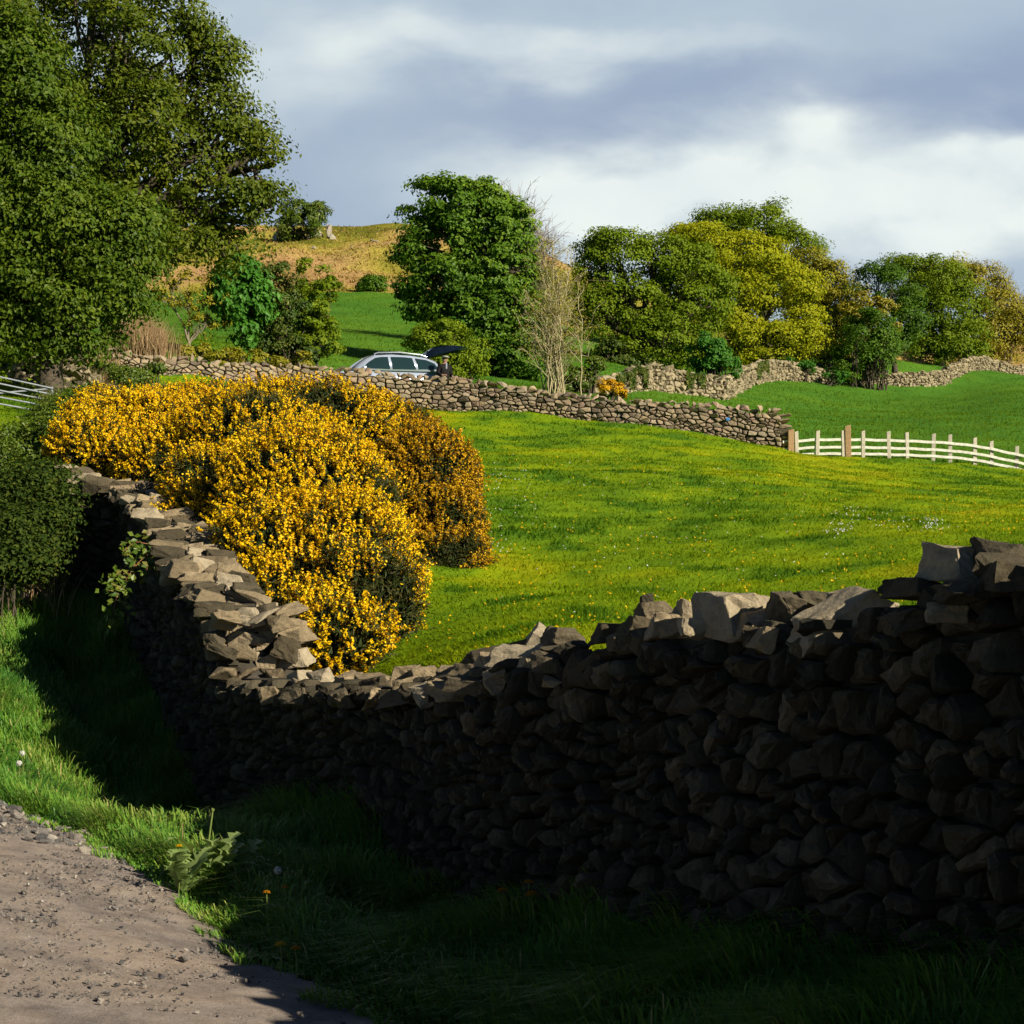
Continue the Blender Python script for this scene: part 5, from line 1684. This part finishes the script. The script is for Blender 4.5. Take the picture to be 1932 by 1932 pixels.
# tailgate: a curved shell hinged at the roof's rear edge
tg = [(1.62, 1.61), (1.72, 1.86), (1.93, 2.02), (2.25, 2.11), (2.65, 2.13), (3.0, 2.10), (3.26, 2.02)]
bm = bmesh.new(); rows = []
for i, (x, z) in enumerate(tg):
    w = (.60, .62, .64, .66, .68, .68, .64)[i]
    rows.append([bm.verts.new((x - .05 * abs(t / 3) ** 2, t / 3 * w, z - (.10, .26, .34, .34, .26, .12, .03)[i] * abs(t / 3) ** 5)) for t in range(-3, 4)])
for a, b in zip(rows[:-1], rows[1:]):
    for i in range(6): bm.faces.new((a[i], a[i + 1], b[i + 1], b[i]))
r = bmesh.ops.solidify(bm, geom=list(bm.faces), thickness=.07)
bmesh.ops.recalc_face_normals(bm, faces=list(bm.faces))
tail = bm_obj('tailgate', bm, M['gate_paint'], car, smooth=True)
bm = bmesh.new(); prev = None
for x, z, w in ((1.76, 1.89, .50), (1.95, 2.035, .52), (2.25, 2.122, .54), (2.5, 2.14, .54)):
    row = [bm.verts.new((x - .05 * (t / 3) ** 2, t / 3 * w, z + .012 - .05 * abs(t / 3) ** 3)) for t in range(-3, 4)]
    if prev:
        for i in range(6): bm.faces.new((prev[i], prev[i + 1], row[i + 1], row[i]))
    prev = row
bmesh.ops.recalc_face_normals(bm, faces=list(bm.faces))
bm_obj('rear_window', bm, M['car_glass'], tail, smooth=True)
bm = bmesh.new(); add_box(bm, (-2.32, 0, .42), (.10, 1.5, .26), bev=.04); bm_obj('front_bumper', bm, M['black_trim'], car, smooth=True)

# ------------------------------------------------------------------ person by the open boot
def skin_obj(name, joints, bones, rad, mat, parent, sub=2, root=0):
    me = bpy.data.meshes.new(name)
    me.from_pydata(joints, bones, [])
    o = bpy.data.objects.new(name, me); COL.objects.link(o)
    m1 = o.modifiers.new('skin', 'SKIN'); m1.use_smooth_shade = True
    for i, r in enumerate(rad):
        rr_ = r if isinstance(r, tuple) else (r, r)
        me.skin_vertices[0].data[i].radius = rr_
        me.skin_vertices[0].data[i].use_root = (i == root)
    m2 = o.modifiers.new('sub', 'SUBSURF'); m2.levels = sub; m2.render_levels = sub
    dg = bpy.context.evaluated_depsgraph_get(); dg.update()
    ev = o.evaluated_get(dg); nm = bpy.data.meshes.new_from_object(ev)
    bpy.data.objects.remove(o, do_unlink=True); bpy.data.meshes.remove(me)
    nm.name = name
    nm.polygons.foreach_set('use_smooth', np.full(len(nm.polygons), True, bool))
    nm.materials.clear()
    return link(name, nm, mat, parent)


M['skin'] = plain('skin', (.52, .30, .22), .55, .3)
M['coat'] = plain('black_coat', (.012, .011, .012), .85, .15, 30, .3)
M['trousers'] = plain('dark_trousers', (.03, .03, .035), .85, .15)
M['cap'] = plain('grey_tweed_cap', (.30, .29, .25), .9, .1, 60, .3)
M['scarf'] = plain('grey_blue_scarf', (.22, .24, .30), .9, .1)
M['hair'] = plain('grey_hair', (.35, .33, .31), .8, .2)
pp = P(839, 764, 69.0); pp[2] = g1(pp[0], pp[1]) + .01
man = empty('person', pp, 'person in black coat and grey flat cap standing at the open car boot', 'person')
man.rotation_euler = (0, 0, math.radians(35))
# faces -y locally
J = [(0, 0, .92), (0, .0, 1.10), (0, .01, 1.30), (0, .02, 1.43), (0, .0, 1.50), (0, -.02, 1.58), (0, -.035, 1.66),
     (.10, 0, .86), (.11, -.01, .47), (.11, .02, .09), (.13, -.12, .04), (-.10, 0, .86), (-.11, -.02, .47), (-.11, .02, .09), (-.13, -.12, .04),
     (.20, .02, 1.40), (.26, .0, 1.14), (.20, -.20, 1.02), (.16, -.27, 1.03), (-.20, .02, 1.40), (-.27, .03, 1.13), (-.20, -.18, 1.04), (-.15, -.25, 1.06)]
B_ = [(0, 1), (1, 2), (2, 3), (3, 4), (4, 5), (5, 6), (0, 7), (7, 8), (8, 9), (9, 10), (0, 11), (11, 12), (12, 13), (13, 14), (3, 15), (15, 16), (16, 17), (17, 18), (3, 19), (19, 20), (20, 21), (21, 22)]
RR = [(.15, .11), (.15, .11), (.165, .115), (.12, .085), (.058, .058), (.075, .088), (.08, .095), .085, .058, .043, .04, .085, .058, .043, .04, .062, .048, .036, .03, .062, .048, .036, .03]
skin_obj('body', J, B_, RR, M['skin'], man)
# head details
for s_ in (-1, 1):
    bm = bmesh.new(); bmesh.ops.create_uvsphere(bm, u_segments=10, v_segments=8, radius=.011, matrix=Matrix.Translation((s_ * .032, -.125, 1.645))); bm_obj('eye', bm, M['black_trim'], man, smooth=True)
    bm = bmesh.new(); bmesh.ops.create_uvsphere(bm, u_segments=10, v_segments=8, radius=.03, matrix=Matrix.Translation((s_ * .083, -.02, 1.635)) @ Matrix.Diagonal((.4, .8, 1.2, 1))); bm_obj('ear', bm, M['skin'], man, smooth=True)
    # five fingers on each hand
    for k in range(5):
        bx_, by_ = (.16 if s_ > 0 else -.15), (-.27 if s_ > 0 else -.25)
        t = Tubes(6); zz = 1.03 if s_ > 0 else 1.06
        ox = (k - 1.5) * .016 if k < 4 else -.04 * s_
        pts = [(bx_ + ox * .7, by_ - .005, zz), (bx_ + ox, by_ - .045, zz - .005), (bx_ + ox - s_ * .005, by_ - (.075 if k < 4 else .05), zz - .03)]
        t.add(np.array(pts), [.0095, .0085, .006]); link('finger', t.mesh('finger'), M['skin'], man)
bm = bmesh.new(); bmesh.ops.create_cone(bm, cap_ends=True, segments=8, radius1=.018, radius2=.006, depth=.045, matrix=Matrix.Translation((0, -.132, 1.62)) @ Matrix.Rotation(math.radians(25), 4, 'X')); bm_obj('nose', bm, M['skin'], man, smooth=True)
bm = bmesh.new(); add_box(bm, (0, -.118, 1.575), (.045, .012, .009), bev=.003); bm_obj('mouth', bm, M['red_lamp'] if False else plain('lips', (.40, .16, .13), .6, .3), man, smooth=True)
bm = bmesh.new(); bmesh.ops.create_uvsphere(bm, u_segments=16, v_segments=10, radius=.098, matrix=Matrix.Translation((0, .0, 1.66)) @ Matrix.Diagonal((.93, 1.05, .95, 1)))
bmesh.ops.delete(bm, geom=[v for v in bm.verts if v.co.y < -.03 or v.co.z < 1.60], context='VERTS'); bm_obj('hair', bm, M['hair'], man, smooth=True)
bm = bmesh.new(); bmesh.ops.create_uvsphere(bm, u_segments=20, v_segments=12, radius=.125, matrix=Matrix.Translation((0, -.02, 1.725)) @ Matrix.Diagonal((.95, 1.15, .42, 1)))
add_box(bm, (0, -.155, 1.705), (.16, .09, .014), bev=.006); bm_obj('flat_cap', bm, M['cap'], man, smooth=True)
Jc = [(0, 0, .74), (0, 0, .95), (0, .01, 1.18), (0, .02, 1.38), (0, .02, 1.49), (.20, .02, 1.40), (.27, .0, 1.14), (.205, -.19, 1.03), (-.20, .02, 1.40), (-.28, .03, 1.13), (-.205, -.17, 1.05)]
skin_obj('coat', Jc, [(0, 1), (1, 2), (2, 3), (3, 4), (3, 5), (5, 6), (6, 7), (3, 8), (8, 9), (9, 10)], [(.20, .16), (.20, .155), (.205, .15), (.17, .115), (.085, .085), .095, .075, .06, .095, .075, .06], M['coat'], man, root=1)
skin_obj('trousers', [(0, 0, .92), (.10, 0, .84), (.11, -.01, .47), (.11, .02, .12), (-.10, 0, .84), (-.11, -.02, .47), (-.11, .02, .12)], [(0, 1), (1, 2), (2, 3), (0, 4), (4, 5), (5, 6)], [(.15, .125), .10, .078, .066, .10, .078, .066], M['trousers'], man)
for s_ in (-1, 1):
    bm = bmesh.new(); add_box(bm, (s_ * .125, -.06, .05), (.10, .28, .10), rz=s_ * .12, bev=.035); bm_obj('shoe', bm, M['black_trim'], man, smooth=True)
bm = bmesh.new(); add_box(bm, (0, -.10, 1.40), (.07, .05, .22), bev=.02); bm_obj('scarf', bm, M['scarf'], man, smooth=True)

# ------------------------------------------------------------------ rocks on the hill
ro = P(570, 462, 186); ro[2] = g1(ro[0], ro[1])
crag = empty('rock_outcrop', ro, 'grey split crag under the hawthorn on the hill', 'rocks')
for i, (u, v, w, h, r_) in enumerate([(622, 440, 12, 26, .9), (606, 447, 20, 20, .7), (588, 452, 18, 22, .8), (566, 448, 26, 30, .3), (540, 448, 26, 34, .2), (522, 452, 18, 26, .5), (628, 452, 10, 16, .8), (614, 458, 10, 10, .9)]):
    d = 186; c = P(u, v, d); k = d / F
    st = Stones(); st.add(c, (w * k * 1.2, 1.6, h * k * 1.25), rotm(rs.uniform(-.2, .2), rs.uniform(-.15, .15), rs.uniform(-.4, .4)), None, ROUGH, r_)
    o = link('boulder', st.mesh('boulder', org=c), M['rock'], crag); o.location = Vector(c) - Vector(ro)
def lone_rock(label, u, v, d, w, h):
    # the first ground met along the sight line near d
    c = P(u, v, d)
    for q in np.linspace(d - 40, d + 30, 500):
        c = P(u, v, q)
        if c[2] < g1(c[0], c[1]): break
    k = c[1] / F
    st = Stones(); st.add(c, (w * k, w * k * .8, h * k), rotm(.1, .1, rs.random()), None, ROUGH)
    o = link('hill_rock', st.mesh('hill_rock', org=c), M['rock'], None); o.location = Vector(c)
    tag(o, label, 'rock')
lone_rock('dark hollowed rock high on the open hillside', 706, 456, 200, 18, 8)
lone_rock('small pale rock just below the hill crag', 592, 469, 182, 9, 9)
lone_rock('small grey rock in the bracken above the yellowish shrub', 577, 574, 140, 18, 8)
lone_rock('little pale rock beside the green dip under the hill crag', 662, 466, 182, 9, 6)

# ------------------------------------------------------------------ verge weeds
def ground_at(u, v):
    for q in np.linspace(6.0, 24, 900):
        c = P(u, v, q)
        if c[2] < g1(c[0], c[1]): return c
    return P(u, v, 10)


def dandelion(u, v, label, kind, stem_px=100, size=.022):
    b = ground_at(u + rs.uniform(-4, 4), v + stem_px)
    head = P(u, v, b[1])
    root = empty('dandelion', b, label, 'flower', 'dandelions on the verge')
    tube_obj('stem', [b, (b + head) / 2 + np.array([.008, 0, .0]), head], [.003, .0025, .0022], M['stem_green'], root, b)
    if kind == 'clock':
        n = 160; q = sphere_pts(n)
        t = Tubes(3)
        for k in q[:90]: t.add(np.array([head, head + k * .02]), [.0006, .0004])
        V, Fc = leaves(head + q * .021, q, .008, .007)
        o = link('seed_head', arr_mesh('seed_head', V, Fc, rnd=R.random(2 * n), org=b), M['seed'], root)
        link('filaments', t.mesh('filaments', org=b), M['seed'], root)
    else:
        n = 90; a = R.uniform(0, 2 * math.pi, n); el = R.uniform(.1, 1.2, n)
        q = np.stack([np.cos(a) * np.cos(el), np.sin(a) * np.cos(el), np.sin(el)], 1)
        if kind == 'shut': q = unit(q * np.array([1, .5, .6]))
        V, Fc = leaves(head + q * size * .55, np.array([0, 0, 1.0]) + q * .4, size, size * .3, q)
        link('petals', arr_mesh('petals', V, Fc, rnd=R.random(2 * n), org=b), M['dandelion_shut' if kind == 'shut' else 'dandelion'], root)
    return root


M['stem_green'] = plain('weed_stem', (.14, .19, .04), .6, .3)
M['seed'] = plain('seed_fluff', (.62, .62, .58), .9, .1)
dandelion(529, 1783, 'bright yellow open dandelion at the lane edge low on the verge', 'open', 62, .03)
dandelion(557, 1790, 'dim orange dandelion just right of the bright yellow one', 'shut', 62, .026)
dandelion(503, 1684, 'half-closed orange dandelion, lower of the pair by the leafy sow thistle', 'shut')
dandelion(538, 1675, 'half-closed orange dandelion, upper of the pair by the leafy sow thistle', 'shut')
dandelion(338, 1597, 'single yellow dandelion in the sunlit grass left of the sow thistle', 'open', 95, .024)
dandelion(948, 1681, 'orange dandelion in deep shade below the wall, left of a close pair', 'shut', 130, .03)
dandelion(997, 1665, 'orange dandelion in deep shade, higher of the close pair', 'shut', 140, .028)
dandelion(1003, 1688, 'orange dandelion in deep shade, lower of the close pair', 'shut', 120, .034)
dandelion(1272, 1874, 'lone orange dandelion in the dark grass at the bottom of the picture', 'shut', 24, .022)
dandelion(524, 1642, 'round dandelion clock in shade above the pair of orange dandelions', 'clock', 110)
dandelion(42, 1421, 'white dandelion clock in the sunlit grass, upper of two', 'clock', 90)
dandelion(36, 1440, 'white dandelion clock in the sunlit grass, lower of two', 'clock', 80)


def leafy_weed(u, v, n, L, label, name='sow_thistle', cat='weed', mat='weed_leaf', rise=1.25):
    b = ground_at(u, v)
    root = empty(name, b, label, cat)
    Vs, Fs, k0 = [], [], 0
    for i in range(n):
        a = R.uniform(0, 2 * math.pi); l = L * R.uniform(.5, 1.1); up = rise * R.uniform(.5, 1.3)
        s = np.linspace(0, 1, 13)
        mid = np.stack([np.cos(a) * s * l, np.sin(a) * s * l, l * (up * s * 1.6 - .9 * up * s ** 2.4)], 1) + b
        side = np.array([-math.sin(a), math.cos(a), 0])
        w = l * .17 * np.sin(np.pi * np.clip(s * .92 + .06, 0, 1)) * (1 + .55 * np.where(np.arange(13) % 2 == 0, 1, -1))
        Lf = mid + side * w[:, None] + np.array([0, 0, .25]) * w[:, None]; Rt = mid - side * w[:, None] + np.array([0, 0, .25]) * w[:, None]
        V = np.stack([Lf, mid, Rt], 1).reshape(-1, 3)
        q = np.arange(12)[:, None] * 3
        Fc = np.concatenate([q + np.array([[0, 1, 4, 3]]), q + np.array([[1, 2, 5, 4]])]).reshape(-1, 4) + k0
        Vs.append(V); Fs.append(Fc); k0 += len(V)
    V = np.concatenate(Vs); Fc = np.concatenate(Fs)
    link('leaves', arr_mesh('leaves', V, Fc, rnd=np.repeat(R.random(n), 24), org=b), M[mat], root)
    return root, b


M['weed_leaf'] = leaf_mat('grey_green_weed_leaves', G((.12, .20, .05), (.19, .28, .08), (.26, .34, .12)), .5, .25, .3)
w1, b1 = leafy_weed(398, 1685, 36, .30, 'leafy grey green sow thistle with one tall bud stem on the verge')
tube_obj('bud_stem', [b1, P(392, 1600, b1[1]), P(401, 1532, b1[1])], [.008, .006, .005], M['stem_green'], w1, b1)
hb = P(401, 1530, b1[1]); st = Stones(); st.add(hb, (.022, .022, .034), rotm(0, .2, 0), 3, SHAPES); link('bud', st.mesh('bud', org=b1), M['stem_green'], w1)
leafy_weed(440, 1692, 22, .26, 'smaller sow thistle rosette right of the tall budded one')
leafy_weed(345, 1690, 14, .26, 'low weed rosette in front of the sow thistles on the verge', 'weed_rosette')
leafy_weed(505, 1815, 18, .15, 'flat dark weed rosette spreading onto the lane below the bright dandelion', 'weed_rosette', rise=.3)
for i, (u, v, t_) in enumerate([(343, 1590, 'tall yellow grass stem standing beside the single yellow dandelion'), (136, 1250, 'yellow seeding grass stem at the sunlit tuft below the dark wall foot')]):
    b = ground_at(u, v + 40); o = tube_obj('grass_stem', [b, P(u + 1, v, b[1]), P(u + 2, v - 38, b[1])], [.004, .004, .002], M['straw'], None, b); o.location = Vector(b); tag(o, t_, 'grass stem')

# bramble arching over the shadowed wall
def bramble_spray():
    d = 20.0
    b = P(235, 1190, 19.0)
    root = empty('bramble_spray', b, 'bramble spray with lit leaves arching over the shaded wall', 'bramble')
    t = Tubes(5); lp = []
    for path in ([(345, 1012, 21.3), (300, 1030, 20.8), (262, 1060, 20.0), (222, 1092, 19.4), (205, 1115, 19.2)], [(330, 1020, 21.2), (285, 1050, 20.5), (272, 1090, 20.0)], [(262, 1060, 20.0), (225, 1110, 19.3), (212, 1160, 19.0), (208, 1180, 19.0)], [(300, 1030, 20.8), (255, 1022, 20.3), (232, 1040, 19.9)]):
        pts = np.array([P(*q) for q in path]); t.add(pts, np.linspace(.007, .003, len(pts)))
        for a, c in zip(pts[:-1], pts[1:]):
            for k in range(7): lp.append(a + (c - a) * rs.random())
    link('stems', t.mesh('stems', org=b), M['bramble_stem'], root)
    lp = np.repeat(np.array(lp), 4, 0); n = len(lp)
    pos = lp + R.normal(size=(n, 3)) * .06
    V, Fc = leaves(pos, R.normal(size=(n, 3)) * .5 + np.array([.4, -.4, .6]), .085, .055)
    link('leaves', arr_mesh('leaves', V, Fc, rnd=np.repeat(R.random(n), 2), org=b), M['bramble'], root)


M['bramble_stem'] = plain('reddish_bramble_stem', (.22, .10, .05), .7, .2)
bramble_spray()
